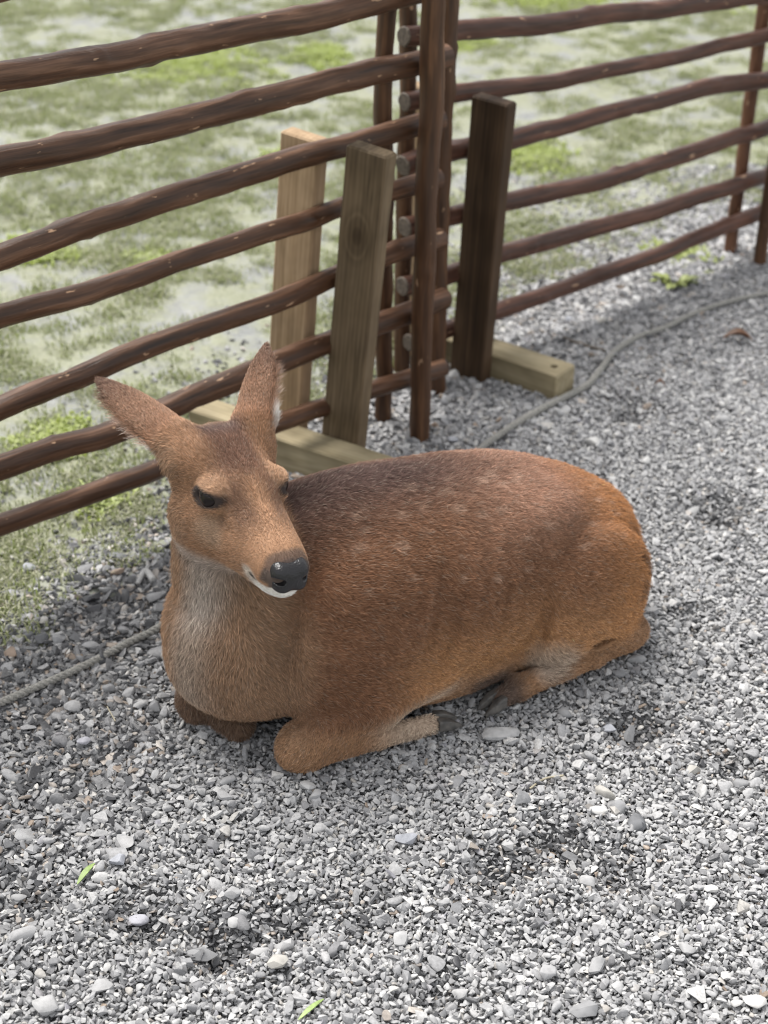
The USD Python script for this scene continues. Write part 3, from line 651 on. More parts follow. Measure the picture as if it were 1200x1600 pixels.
# ears: cups whose backs are turned to the viewer
EARS = []
for side, base_px, tip_px, dd in ((-1, (257, 700), (152, 592), 0.035), (1, (380, 670), (417, 538), 0.03)):
    base = h2b((-0.078, side * 0.040, 0.026))
    tip_w = on_plane(*tip_px, HEAD_E + FWD * (0.06 + dd), FWD); tip = w2b(tip_w)
    u = tip - base; L = np.linalg.norm(u); u /= L
    view = B_M @ (-FWD)                                      # towards the viewer
    out_ = B_M @ (RIGHT * side)                              # away from the head
    wv = -view * 0.62 + out_ * 0.78; wv -= u * (wv @ u); wv /= np.linalg.norm(wv)   # the cup opens backwards and outwards
    vv = np.cross(wv, u)
    EARS.append((base, tip, u, vv, wv, L))
    R_ = np.stack([u, vv, wv])
    sl, X = region(np.minimum(base, tip) - 0.05, np.maximum(base, tip) + 0.05)
    q = (X - base) @ R_.T; t = np.clip(q[..., 0] / L, -0.1, 1.04)
    prof = np.where(t < 0.30, 0.80 + 0.20 * np.sin(np.clip(t / 0.30, -.3, 1) * np.pi / 2), 1 - (np.clip((t - 0.30) / 0.72, 0, 1)) ** 2.5)
    wd, th = 0.0340 * prof + 0.0010, 0.0190 * prof + 0.0012
    over = np.maximum(q[..., 0] - 1.02 * L, -0.03 - q[..., 0])
    outer = np.maximum((np.hypot(q[..., 1] / wd, q[..., 2] / th) - 1) * th, over)
    wi, ti = wd - 0.0046, th - 0.0018
    inner = np.maximum((np.hypot(q[..., 1] / np.maximum(wi, 5e-4), (q[..., 2] - 0.0095 * prof) / np.maximum(ti, 5e-4)) - 1) * np.maximum(ti, 5e-4), 0.10 * L - q[..., 0])
    merge(sl, np.maximum(outer, -inner).astype(np.float32), 0.008)
    cone(base - u * 0.016, base + u * 0.030, 0.033, 0.026, 0.02)


def surface_nets(fd, org, h):
    s = fd < 0
    c = np.zeros(np.array(fd.shape) - 1, np.int8)
    for dx, dy, dz in np.ndindex(2, 2, 2):
        c += s[dx:dx + c.shape[0], dy:dy + c.shape[1], dz:dz + c.shape[2]]
    idx = np.argwhere((c > 0) & (c < 8))
    num = np.full(c.shape, -1, np.int32); num[tuple(idx.T)] = np.arange(len(idx))
    corner = np.array(list(np.ndindex(2, 2, 2)))
    val = np.stack([fd[tuple((idx + q).T)] for q in corner], 1)
    acc = np.zeros((len(idx), 3)); cnt = np.zeros(len(idx))
    for i in range(8):
        for j in range(i + 1, 8):
            if np.abs(corner[i] - corner[j]).sum() == 1:
                m = (val[:, i] < 0) != (val[:, j] < 0)
                t = val[m, i] / (val[m, i] - val[m, j])
                acc[m] += corner[i] + t[:, None] * (corner[j] - corner[i]); cnt[m] += 1
    V = org + h * (idx + acc / cnt[:, None])
    Q = []
    for ax in range(3):
        o1, o2 = np.eye(3, dtype=int)[(ax + 1) % 3], np.eye(3, dtype=int)[(ax + 2) % 3]
        e = np.eye(3, dtype=int)[ax]
        lo = s[tuple(slice(0, n - e[k]) for k, n in enumerate(s.shape))]; hi = s[tuple(slice(e[k], None) for k in range(3))]
        g = np.argwhere(lo != hi)
        g = g[(g[:, (ax + 1) % 3] > 0) & (g[:, (ax + 2) % 3] > 0) & (g[:, (ax + 1) % 3] < s.shape[(ax + 1) % 3] - 1) & (g[:, (ax + 2) % 3] < s.shape[(ax + 2) % 3] - 1)]
        q = np.stack([num[tuple((g - o1 - o2).T)], num[tuple((g - o2).T)], num[tuple(g.T)], num[tuple((g - o1).T)]], 1)
        flip = ~lo[tuple(g.T)]
        q[flip] = q[flip][:, ::-1]
        Q.append(q)
    Q = np.vstack(Q)
    return V, np.vstack([Q[:, [0, 1, 2]], Q[:, [0, 2, 3]]])


def sample(fd, org, h, P):
    return ndimage.map_coordinates(fd, ((P - org) / h).T, order=1, mode='nearest')


def grad(fd, org, h, P):
    e = 0.8 * h
    g = np.stack([sample(fd, org, h, P + e * np.eye(3)[k]) - sample(fd, org, h, P - e * np.eye(3)[k]) for k in range(3)], 1)
    return g / np.maximum(np.linalg.norm(g, axis=1, keepdims=True), 1e-9)


_zz = np.clip((GX[2] - 0.30) / 0.05, 0, 1).astype(np.float32)
_xx = np.clip((GX[0] - 0.50) / 0.06, 0, 1).astype(np.float32)
field += 0.0035 * (1 - _xx[:, None, None] * _zz[None, None, :])           # room for the fur on the trunk and legs
_cg = [g[::8] for g in GX]; _P = np.stack(np.meshgrid(*_cg, indexing='ij'), -1)
_lump = ndimage.zoom((0.62 * (meshkit.noise(_P * 10.0, 91) - .5) + 0.38 * (meshkit.noise(_P * 21.0, 92) - .5)).astype(np.float32), [n / len(c) for n, c in zip(GN, _cg)], order=1)
_S, _Z = GX[0][:, None, None].astype(np.float32), GX[2][None, None, :].astype(np.float32)
_rib = 0.0013 * np.sin(2 * np.pi * (_S + 0.30 * _Z) / 0.040) * smoothstep(0.24, 0.30, _S) * smoothstep(0.52, 0.44, _S) * smoothstep(0.08, 0.14, _Z) * smoothstep(0.33, 0.26, _Z)
field += ((0.011 * _lump + _rib) * (1 - _xx[:, None, None] * _zz[None, None, :]) * smoothstep(0.03, 0.09, _Z)).astype(np.float32)      # muscle and ribs
bv, bf = surface_nets(field, G0, GH)
lab = trimesh.graph.connected_component_labels(trimesh.Trimesh(bv, bf, process=False).face_adjacency, node_count=len(bf))
keep = np.bincount(lab).argmax(); bf = bf[lab == keep]
_ids, _inv = np.unique(bf, return_inverse=True); bv, bf = bv[_ids], _inv.reshape(-1, 3)
bn = grad(field, G0, GH, bv)
# ---- coat: colour, lie and length of the fur as functions of the place on the body
def n3(P, s, seed=0): return meshkit.fbm(np.asarray(P) * s, 3, seed)


SPOTS = []
_sr = np.random.default_rng(11)
for row, (y0, z0, s0, s1, n) in enumerate([(0.045, 0, 0.06, 0.52, 13), (0.075, 0, 0.03, 0.50, 11), (0.11, 0, 0.04, 0.52, 11), (0.15, 0, 0.06, 0.52, 10), (0.19, 0, 0.08, 0.5, 8)]):
    for i in range(n):
        SPOTS.append((s0 + (s1 - s0) * (i + _sr.uniform(-.3, .3)) / (n - 1), y0 + _sr.uniform(-.012, .012), _sr.uniform(0.0045, 0.009), _sr.uniform(0.35, 1.0) * (1.0 if s0 + (s1 - s0) * i / (n - 1) < .42 else .55)))


def mixc(c, k, w):
    w = np.clip(w, 0, 1)[:, None]; return c * (1 - w) + np.asarray(k) * w


def zones(P):
    h_ = b2h(P)
    head = smoothstep(-0.135, -0.085, h_[:, 0] + 0.5 * np.minimum(h_[:, 2], 0)) * smoothstep(-0.118, -0.092, h_[:, 2]) * smoothstep(0.3, 0.34, P[:, 2]) * smoothstep(0.085, 0.07, np.abs(h_[:, 1]))
    ear = np.zeros(len(P)); earu = np.zeros(len(P)); earw = np.zeros(len(P)); earv = np.zeros(len(P))
    for base, tip, u, vv, wv, L in EARS:
        q = P - base; uu = (q @ u) / L
        m = (uu > 0.12) & (uu < 1.1) & (np.linalg.norm(q - (q @ u)[:, None] * u, axis=1) < 0.045)
        ear[m] = smoothstep(0.12, 0.32, uu[m]); earu[m] = uu[m]; earw[m] = (q @ wv)[m]; earv[m] = (q @ vv)[m]
    neck = smoothstep(0.26, 0.34, P[:, 2]) * smoothstep(0.54, 0.60, P[:, 0]) * (1 - head)
    return h_, head, ear, earu, earw, earv, neck


def coat(P, N):
    s, y, z = P.T
    h_, head, ear, earu, earw, earv, neck = zones(P)
    a, l_, d = h_.T
    big = n3(P, 14.0, 3); med = n3(P, 45.0, 5); fine = n3(P, 140.0, 9)
    c = np.tile([0.182, 0.091, 0.050], (len(P), 1))
    c = mixc(c, (0.370, 0.200, 0.095), smoothstep(0.23, 0.08, z + 0.06 * (big - .5)) * smoothstep(0.55, 0.40, s))         # paler lower flank
    c = mixc(c, (0.320, 0.185, 0.128), smoothstep(0.42, 0.20, s) * smoothstep(0.22, 0.33, z) * 0.8)                        # rosier over the loin, with the highlight along the back painted in
    c = mixc(c, (0.075, 0.046, 0.040), smoothstep(0.125, 0.01, np.abs(y)) * smoothstep(0.24, 0.33, z) * smoothstep(0.10, 0.42, s) * 0.95)   # dark spine
    c = mixc(c, (0.390, 0.185, 0.070), smoothstep(0.17, 0.0, s) * smoothstep(0.03, 0.1, z) * 0.75)                          # orange rump
    c = mixc(c, (0.115, 0.060, 0.038), smoothstep(0.02, -0.10, s) * smoothstep(0.17, 0.23, z) * 0.7)                        # dark over the tail head
    c = mixc(c, (0.262, 0.165, 0.103), smoothstep(0.595, 0.655, s + 0.02 * (big - .5)) * 0.92)                                                    # neck and breast
    c = mixc(c, (0.310, 0.245, 0.195), smoothstep(0.06, 0.0, np.abs(y - 0.03)) * smoothstep(0.70, 0.75, s) * smoothstep(0.06, 0.12, z) * smoothstep(0.36, 0.26, z) * 0.95)
    c = mixc(c, (0.36, 0.32, 0.285), smoothstep(0.050, 0.0, np.abs(y - 0.03)) * smoothstep(0.665, 0.715, s) * smoothstep(0.20, 0.26, z) * smoothstep(0.40, 0.34, z) * 0.75)   # pale throat
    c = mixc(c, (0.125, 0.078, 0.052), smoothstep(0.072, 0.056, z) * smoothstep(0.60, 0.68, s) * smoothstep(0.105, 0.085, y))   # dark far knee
    leg = smoothstep(0.085, 0.05, z) * smoothstep(0.10, 0.13, y)
    c = mixc(c, (0.285, 0.165, 0.092), leg * 0.9)
    c = mixc(c, (0.40, 0.31, 0.235), leg * smoothstep(0.135, 0.155, y) * smoothstep(0.56, 0.48, s) * smoothstep(0.34, 0.40, s))   # pale cannon
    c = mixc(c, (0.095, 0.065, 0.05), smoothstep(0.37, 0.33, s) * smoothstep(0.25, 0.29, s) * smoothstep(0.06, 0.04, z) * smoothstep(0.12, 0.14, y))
    tail_ = smoothstep(0.065, 0.03, np.linalg.norm((P - np.array([0.025, 0.120, 0.130])) * np.array([1, 0.8, 0.5]), axis=1))
    c = mixc(c, (0.10, 0.050, 0.026), tail_ * smoothstep(0.40, 0.62, n3(P * np.array([1, 1, .25]), 120.0, 13)) * 0.95)
    c = mixc(c, (0.50, 0.46, 0.40), smoothstep(0.045, 0.015, np.hypot(s - 0.215, (z - 0.062) * .8)) * smoothstep(0.09, 0.12, y) * 0.5)   # white groin tuft
    arc = np.abs(np.arctan2(y, z - 0.15)) * 0.19
    for ss, sy, sr, w in SPOTS:
        r_ = np.hypot((s - ss) * 0.75, (arc - sy)) + 0.014 * (n3(P * np.array([.45, 1, 1]), 70.0, 15) - .5)
        c = mixc(c, (0.46, 0.33, 0.25), smoothstep(sr * 1.15, sr * 0.45, r_) * smoothstep(0.16, 0.22, z) * w * 0.48)
    # head
    f = np.tile([0.272, 0.156, 0.091], (len(P), 1))
    f = mixc(f, (0.098, 0.050, 0.033), smoothstep(-0.002, 0.02, d + 0.3 * np.minimum(0, a * 0.5)) * smoothstep(0.052, 0.020, np.abs(l_) + 0.02 * (big - .5)) * smoothstep(0.050, -0.015, a + 0.03 * (med - .5)) * 0.95)   # dark forehead
    f = mixc(f, (0.095, 0.052, 0.035), smoothstep(0.022, 0.004, np.abs(np.abs(l_) - 0.031 + 0.10 * a + 0.012 * (med - .5))) * smoothstep(0.105, 0.06, a) * smoothstep(0.005, 0.03, a) * smoothstep(-0.024, -0.008, d) * 0.72)
    f = mixc(f, (0.105, 0.072, 0.065), smoothstep(-0.055, -0.10, a) * smoothstep(0.03, 0.05, d) * smoothstep(0.04, 0.015, np.abs(l_)) * 0.9)   # dusky crown
    f = mixc(f, (0.33, 0.212, 0.135), smoothstep(0.022, 0.004, np.hypot((a - 0.0) * 0.6, (d - 0.026))) * (np.abs(l_) > 0.03) * 0.55)   # light brow
    f = mixc(f, (0.33, 0.235, 0.165), smoothstep(0.035, 0.012, np.hypot(a - 0.02, d + 0.035)) * 0.7)      # greyer below the eye
    f = mixc(f, (0.40, 0.37, 0.345), smoothstep(-0.076, -0.096, d) * smoothstep(0.09, 0.04, a) * 0.6)      # grey under the jaw
    f = mixc(f, (0.72, 0.69, 0.65), smoothstep(-0.041, -0.052, d + 0.014 * (med - .5)) * smoothstep(0.085, 0.135, a + 0.03 * (med - .5)))    # white chin and lips
    f = mixc(f, (0.055, 0.045, 0.042), np.maximum(smoothstep(0.146, 0.152, a) * smoothstep(-0.050, -0.044, d), smoothstep(0.134, 0.142, a) * smoothstep(-0.040, -0.034, d) * smoothstep(-0.012, -0.02, d)) * 0.9)
    f = mixc(f, (0.52, 0.46, 0.40), smoothstep(0.016, 0.006, np.hypot((a - 0.112) * 0.7, d + 0.046)) * 0.85)
    f = mixc(f, (0.075, 0.055, 0.048), smoothstep(0.017, 0.009, np.hypot(a - 0.147, (d + 0.006) * 1.1)) * 0.75)     # dusky above the nose
    f = mixc(f, (0.06, 0.05, 0.045), smoothstep(0.006, 0.003, np.hypot((a - 0.118) * 0.55, d + 0.0455)) * (np.abs(l_) > 0.015))     # dark corner spot of the lip
    for y_ in (-1, 1):
        q = (h_ - (EYE_C[(y_ + 1) // 2] + np.array([0.005, y_ * 0.02, -0.001]))) @ rot([0, 1, 0], 12).T
        e_ = np.hypot(q[:, 0] / 0.0225, q[:, 2] / 0.0115); on = (l_ * y_ > 0.03)
        f = mixc(f, (0.030, 0.022, 0.020), smoothstep(1.34, 1.03, e_ - 0.15 * (q[:, 0] < 0)) * on)
        q2 = np.hypot((a - 0.030 - 0.5 * np.maximum(0, -d - .005)) * 1.0, (d + 0.012) * 0.55)
        f = mixc(f, (0.07, 0.042, 0.03), smoothstep(0.008, 0.002, q2) * on * 0.40)
    c = c * (1 - head[:, None]) + f * head[:, None]
    e = np.tile([0.255, 0.150, 0.098], (len(P), 1)); e = mixc(e, (0.11, 0.064, 0.048), smoothstep(0.5, 0.95, earu) * 0.8)
    e = mixc(e, (0.30, 0.155, 0.085), smoothstep(0.45, 0.15, earu) * 0.7)
    e = mixc(e, (0.74, 0.70, 0.66), smoothstep(0.005, 0.011, earw))
    c = c * (1 - ear[:, None]) + e * ear[:, None]
    streak = n3(P * np.array([0.30, 1.0, 1.0]), 52.0, 17)
    return c * (0.66 + 0.25 * big + 0.15 * med + 0.12 * fine + 0.28 * streak * (1 - 0.6 * head) + 0.17 * 0.6 * head)[:, None]


def fur_lie(P, N):
    """Direction the hair lies in, its length and its lift."""
    s, y, z = P.T
    h_, head, ear, earu, earw, earv, neck = zones(P)
    lie = np.stack([np.full(len(P), -1.0), 0.15 * np.sign(y) * np.ones(len(P)), -0.45 + 0 * s], 1)
    dn = np.stack([-0.15 + 0 * s, 0 * s, -1 + 0 * s], 1)
    fr = smoothstep(0.60, 0.72, s)
    lie = lie * (1 - fr)[:, None] + dn * fr[:, None]
    rear = smoothstep(0.06, -0.05, s); lie = lie * (1 - rear)[:, None] + np.array([-0.5, 0.1, -1.0]) * rear[:, None]
    fore = smoothstep(0.10, 0.06, z) * smoothstep(0.09, 0.12, y) * smoothstep(0.40, 0.50, s)
    lie = lie * (1 - fore)[:, None] + np.array([0.75, 0.1, -0.6]) * fore[:, None]
    hd = -H_IN_B[0] + 0.0 * P + 0.25 * np.sign(h_[:, 1:2]) * H_IN_B[1] - 0.25 * H_IN_B[2] * (h_[:, 2:3] < 0)
    lie = lie * (1 - head)[:, None] + hd * head[:, None]
    length = 0.0100 + 0.0035 * n3(P, 30, 21)
    length = length + 0.016 * rear + 0.004 * smoothstep(0.62, 0.72, s) * smoothstep(0.1, 0.2, z)
    length = np.where((z < 0.09) & (y > 0.10), 0.009, length)
    groin = smoothstep(0.05, 0.02, np.hypot(s - 0.195, z - 0.06)) * (y > 0.09)
    length = length + 0.016 * groin
    length = length * (1 - head) + head * (0.0065 + 0.004 * smoothstep(0.0, -0.1, h_[:, 0]) + 0.003 * smoothstep(-0.04, -0.065, h_[:, 2]) - 0.0038 * smoothstep(0.05, 0.14, h_[:, 0]))
    for k, (base, tip, u, vv, wv, L) in enumerate(EARS):
        m = (ear > 0) & (np.linalg.norm(P - (base + tip) / 2, axis=1) < 0.11)
        lie[m] = lie[m] * (1 - ear[m])[:, None] + (u + (0.12 + 0.9 * smoothstep(0.0, 0.006, earw[m]))[:, None] * vv * np.sign(earv[m])[:, None]) * ear[m][:, None]
    inner = ear * smoothstep(0.002, 0.007, earw)
    length = length * (1 - ear) + ear * (0.0062 + 0.012 * inner)
    lift = np.radians(14 + 8 * n3(P, 60, 31)) + 0.25 * inner - 0.10 * head
    wob = np.stack([n3(P, 22, k) - .5 for k in (41, 42, 43)], 1) * 1.1 + np.stack([n3(P, 90, k) - .5 for k in (44, 45, 46)], 1) * 0.8
    return lie / np.linalg.norm(lie, axis=1, keepdims=True) + wob * (1 - 0.5 * np.maximum(head, ear))[:, None], length, lift


def curves(path, roots, mid, tip, width, mat_, col=None):
    """Strands of four points each."""
    P = np.stack([roots, roots * 0.45 + mid * 0.55, mid, tip], 1)
    c = UsdGeom.BasisCurves.Define(stage, path)
    c.CreateTypeAttr('linear'); c.CreateWrapAttr('nonperiodic')
    n = len(roots)
    c.CreateCurveVertexCountsAttr(Vt.IntArray.FromNumpy(np.full(n, 4, np.int32)))
    c.CreatePointsAttr(Vt.Vec3fArray.FromNumpy(P.reshape(-1, 3).astype(np.float32)))
    w = (np.broadcast_to(width, (n,))[:, None] * np.array([1.0, 0.95, 0.75, 0.15])).astype(np.float32)
    c.CreateWidthsAttr(Vt.FloatArray.FromNumpy(w.ravel())); c.SetWidthsInterpolation('vertex')
    if col is not None:
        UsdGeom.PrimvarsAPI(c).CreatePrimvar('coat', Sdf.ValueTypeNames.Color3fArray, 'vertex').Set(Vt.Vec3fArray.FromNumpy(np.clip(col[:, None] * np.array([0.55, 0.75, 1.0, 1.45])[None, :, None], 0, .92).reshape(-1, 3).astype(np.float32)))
    UsdShade.MaterialBindingAPI.Apply(c.GetPrim()).Bind(mat_)
    return c


M_skin = mat('deer_coat', {'c': ('attribute', {'attribute': 'coat'}), 'p': ('principled_bsdf', {'roughness': 0.75, 'specular_ior_level': 0.2})}, [('c.color', 'p.base_color')])
M_fur = mat('deer_fur', {'c': ('attribute', {'attribute': 'coat'}), 'p': ('principled_bsdf', {'roughness': 0.5, 'specular_ior_level': 0.22})}, [('c.color', 'p.base_color')])
M_eye = mat('dark_wet_eye', {'p': ('principled_bsdf', {'base_color': (0.008, 0.006, 0.006), 'roughness': 0.04, 'specular_ior_level': 0.22})}, [])
M_nose = mat('wet_nose', {'v': ('voronoi_texture', {'scale': 420.0}), 'tc': ('texture_coordinate', {}), 'b': ('bump', {'strength': 0.7, 'distance': 0.0007}),
                          'p': ('principled_bsdf', {'base_color': (0.012, 0.0117, 0.013), 'roughness': 0.25, 'specular_ior_level': 0.32})}, [('tc.object', 'v.vector'), ('v.distance', 'b.height'), ('b.normal', 'p.normal')])
M_hoof = mat('grey_horn', {'n': ('noise_texture', {'scale': 90.0, 'detail': 4.0}), 'tc': ('texture_coordinate', {}), 'r': ('rgb_ramp', {'ramp': [(0.3, (0.025, 0.024, 0.023)), (0.75, (0.095, 0.088, 0.080))]}),
                           'p': ('principled_bsdf', {'roughness': 0.55})}, [('tc.object', 'n.vector'), ('n.fac', 'r.fac'), ('r.color', 'p.base_color')])

deer = thing('deer', B_O, label='brown spotted deer lying on the gravel with its head turned towards the viewer', category='deer')
obj('body', trimesh.Trimesh(b2w(bv), bf, process=False), M_skin, deer, smooth=True, origin=B_O, color=coat(bv, bn) * 0.9)

# eyes
for y, c in zip((-1, 1), EYE_C):
    e = trimesh.creation.icosphere(3, EYE_R); e.apply_translation(c)
    e.vertices = b2w(h2b(e.vertices))
    obj('eye', e, M_eye, deer, smooth=True, origin=B_O)
# nose pad
NH = 0.0011; n0 = np.array([0.125, -0.036, -0.062]); nn = np.ceil((np.array([0.19, 0.036, 0.006]) - n0) / NH).astype(int)
X = np.stack(np.meshgrid(*[n0[k] + NH * np.arange(nn[k]) for k in range(3)], indexing='ij'), -1)


def el2(c, r):
    q = X - np.asarray(c); r = np.asarray(r); k0 = np.linalg.norm(q / r, axis=-1); return k0 * (k0 - 1) / np.maximum(np.linalg.norm(q / r ** 2, axis=-1), 1e-6)


def smn(a, b_, k):
    t = np.clip(.5 + .5 * (b_ - a) / k, 0, 1); return b_ * (1 - t) + a * t - k * t * (1 - t)


nf = el2((0.148, 0, -0.029), (0.0222, 0.0228, 0.0222))
for y in (-1, 1): nf = smn(nf, el2((0.150, y * 0.0115, -0.0395), (0.0190, 0.0130, 0.0110)), 0.006)
for y in (-1, 1): nf = smn(nf, el2((0.149, y * 0.0135, -0.0305), (0.0185, 0.0122, 0.0118)), 0.005)
for y in (-1, 1): nf = smn(nf, el2((0.149, y * 0.0145, -0.0195), (0.0182, 0.0120, 0.0128)), 0.006)
for y in (-1, 1): nf = -smn(-nf, el2((0.163, y * 0.0195, -0.0275), (0.014, 0.0085, 0.0052)), 0.002)
nf = -smn(-nf, el2((0.178, 0, -0.034), (0.0075, 0.0011, 0.014)), 0.002)
nv, nfc = surface_nets(nf.astype(np.float32), n0, NH)
nv = b2w(h2b(nv))
obj('nose', trimesh.Trimesh(nv, nfc, process=False), M_nose, deer, smooth=True, origin=B_O, label='black wet nose with two nostrils')
# hooves: two toes each
def toes(p, fwd, size=1.0, spread=0.010):
    fwd = np.asarray(fwd, float); fwd /= np.linalg.norm(fwd); side = np.cross([0, 0, 1.0], fwd); out = []
    for k in (-1, 1):
        q = [(0.0, 0.009, 0.013), (0.0, -0.009, 0.013), (0.0, 0.009, -0.012), (0.0, -0.009, -0.012), (0.022, 0.010, 0.010), (0.022, -0.008, 0.010), (0.028, 0.010, -0.014), (0.028, -0.007, -0.014),
             (0.052, 0.003, -0.010), (0.052, -0.003, -0.010), (0.050, 0.004, -0.014), (0.050, -0.003, -0.014), (0.044, 0.004, -0.002)]
        P = np.array([np.asarray(p) + size * (fwd * a_ + side * (k * (spread / size * .95) + w_ * k) + np.array([0, 0, 1]) * h__) for a_, w_, h__ in q])
        m = hull(P); m = m.subdivide().subdivide(); trimesh.smoothing.filter_taubin(m, iterations=6)
        out.append(m)
    return trimesh.util.concatenate(out)


for p, fw in (((0.425, 0.169, 0.022), (-1, 0.16, -0.04)), ((0.305, 0.168, 0.022), (1, 0.10, -0.08)), ((0.54, -0.10, 0.02), (-1, -0.1, 0))):
    m = toes(p, fw, 0.76); m.vertices = b2w(m.vertices)
    obj('hoof', m, M_hoof, deer, smooth=40, origin=B_O)

# ---- the fur
body_w = trimesh.Trimesh(bv, bf, process=False)
tri = bv[bf]; cen = tri.mean(1); area = body_w.area_faces
zc = zones(cen)
dens = (1.0 + 1.6 * zc[1] + 1.6 * zc[2]) * (cen[:, 2] > 0.006)
N_FUR = 380000
pick = rng.choice(len(bf), N_FUR, p=area * dens / (area * dens).sum())
u_, v_ = rng.random(N_FUR), rng.random(N_FUR); fl = u_ + v_ > 1; u_[fl], v_[fl] = 1 - u_[fl], 1 - v_[fl]
root = tri[pick, 0] + u_[:, None] * (tri[pick, 1] - tri[pick, 0]) + v_[:, None] * (tri[pick, 2] - tri[pick, 0])
nrm = grad(field, G0, GH, root)
hr = b2h(root)
bare = np.zeros(N_FUR, bool)
for y, c in zip((-1, 1), EYE_C):
    q = (hr - (c + np.array([0.006, y * 0.02, -0.001]))) @ rot([0, 1, 0], 12).T
    bare |= (np.hypot(q[:, 0] / 0.0235, q[:, 2] / 0.0120) < 1.0) & (hr[:, 1] * y > 0.02)
bare |= (hr[:, 0] > 0.148) & (hr[:, 2] > -0.042) & (hr[:, 2] < -0.008)
root, nrm, hr = root[~bare], nrm[~bare], hr[~bare]
lie, length, lift = fur_lie(root, nrm)
lie = lie + rng.normal(0, 0.26, lie.shape)
tng = lie - nrm * (lie * nrm).sum(1, keepdims=True); tng /= np.linalg.norm(tng, axis=1, keepdims=True)
length = length * rng.uniform(0.7, 1.2, len(root)); lift = lift + rng.normal(0, 0.12, len(root))
d1 = tng * np.cos(lift + 0.15)[:, None] + nrm * np.sin(lift + 0.15)[:, None]; d2 = tng * np.cos(lift - 0.25)[:, None] + nrm * np.sin(lift - 0.25)[:, None]
mid = root + d1 * (length * 0.6)[:, None]; tip = mid + d2 * (length * 0.4)[:, None]
col = coat(root, nrm) * np.exp(rng.normal(0, 0.32, len(root)))[:, None]
pale = rng.random(len(root)) < 0.07; col[pale] = col[pale] * 0.5 + np.array([0.30, 0.25, 0.20]) * 0.7
lo = np.minimum(np.minimum(mid[:, 2], tip[:, 2]), root[:, 2]); okz = lo > -0.004
root, mid, tip, col = root[okz] - nrm[okz] * 0.0015, mid[okz], tip[okz], np.clip(col[okz], 0, 0.9)
to_local = lambda p: b2w(p) - B_O
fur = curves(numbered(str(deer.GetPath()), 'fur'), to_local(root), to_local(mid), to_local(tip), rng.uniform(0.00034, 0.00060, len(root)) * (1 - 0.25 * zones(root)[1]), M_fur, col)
tag(fur, kind='stuff')
# ------------------------------------------------------------------ rope lying behind the deer
M_rope = mat('grey_rope', {'tc': ('geometry', {}), 'n': ('noise_texture', {'scale': 300.0, 'detail': 4.0}), 'r': ('rgb_ramp', {'ramp': [(0.3, (0.14, 0.137, 0.125)), (0.7, (0.31, 0.303, 0.28))]}), 'b': ('bump', {'strength': 0.6, 'distance': 0.0012}), 'p': ('principled_bsdf', {'roughness': 0.9})},
             [('tc.position', 'n.vector'), ('n.fac', 'r.fac'), ('r.color', 'p.base_color'), ('n.fac', 'b.height'), ('b.normal', 'p.normal')])
way = [on_ground(*p) for p in [(-90, 1142), (0, 1104), (120, 1051), (200, 1012), (252, 986)]] + [np.array([-0.26, 2.26, 0]), np.array([-0.10, 2.42, 0]), np.array([0.08, 2.54, 0])] + [on_ground(*p) for p in [(762, 697), (837, 651), (883, 626), (917, 607), (937, 584), (958, 557), (992, 534), (1033, 517), (1075, 497), (1117, 481), (1154, 472), (1200, 461), (1290, 440)]]
Lr = sum(np.linalg.norm(np.diff(np.array(way), axis=0), axis=1)); nr = int(Lr / 0.0030)
ctr = catmull(way, nr); ctr[:, 2] = ndimage.gaussian_filter1d(ground_z(ctr[:, 0], ctr[:, 1]), 12) + 0.0085
_, N_, B_ = frames(ctr); ph = np.linspace(0, Lr / 0.030 * 2 * np.pi, nr)
R3 = 0.0043 * np.interp(np.linspace(0, 1, nr), [0, .35, .6, 1], [0.78, 0.78, 0.90, 0.65])
rope = trimesh.util.concatenate([tube(ctr + (R3 * np.cos(ph + k * 2 * np.pi / 3))[:, None] * N_ + (R3 * np.sin(ph + k * 2 * np.pi / 3))[:, None] * B_, R3 * 1.02, 8) for k in range(3)])
obj('rope', rope, M_rope, smooth=True, label='long grey twisted rope lying on the gravel behind the deer', category='rope')

# ------------------------------------------------------------------ single larger stones
STONE_TONES = {'pale': (0.30, 0.30, 0.302), 'white': (0.39, 0.387, 0.38), 'grey': (0.20, 0.202, 0.208), 'mid': (0.265, 0.266, 0.27), 'dark': (0.115, 0.118, 0.125), 'blue': (0.29, 0.30, 0.328), 'lilac': (0.30, 0.30, 0.33), 'brown': (0.24, 0.185, 0.145), 'tan': (0.31, 0.30, 0.278)}
SM = {k: mat('stone_' + k, {'tc': ('geometry', {}), 'n': ('noise_texture', {'scale': 75.0, 'detail': 5.0, 'roughness': 0.6}), 'r': ('rgb_ramp', {'ramp': [(0.2, tuple(0.66 * x for x in c)), (0.5, c), (0.85, tuple(min(0.8, 1.22 * x) for x in c))]}), 'b': ('bump', {'strength': 0.5, 'distance': 0.0012}),
                            'p': ('principled_bsdf', {'roughness': 0.75, 'specular_ior_level': 0.35})}, [('tc.position', 'n.vector'), ('n.fac', 'r.fac'), ('r.color', 'p.base_color'), ('n.fac', 'b.height'), ('b.normal', 'p.normal')]) for k, c in STONE_TONES.items()}
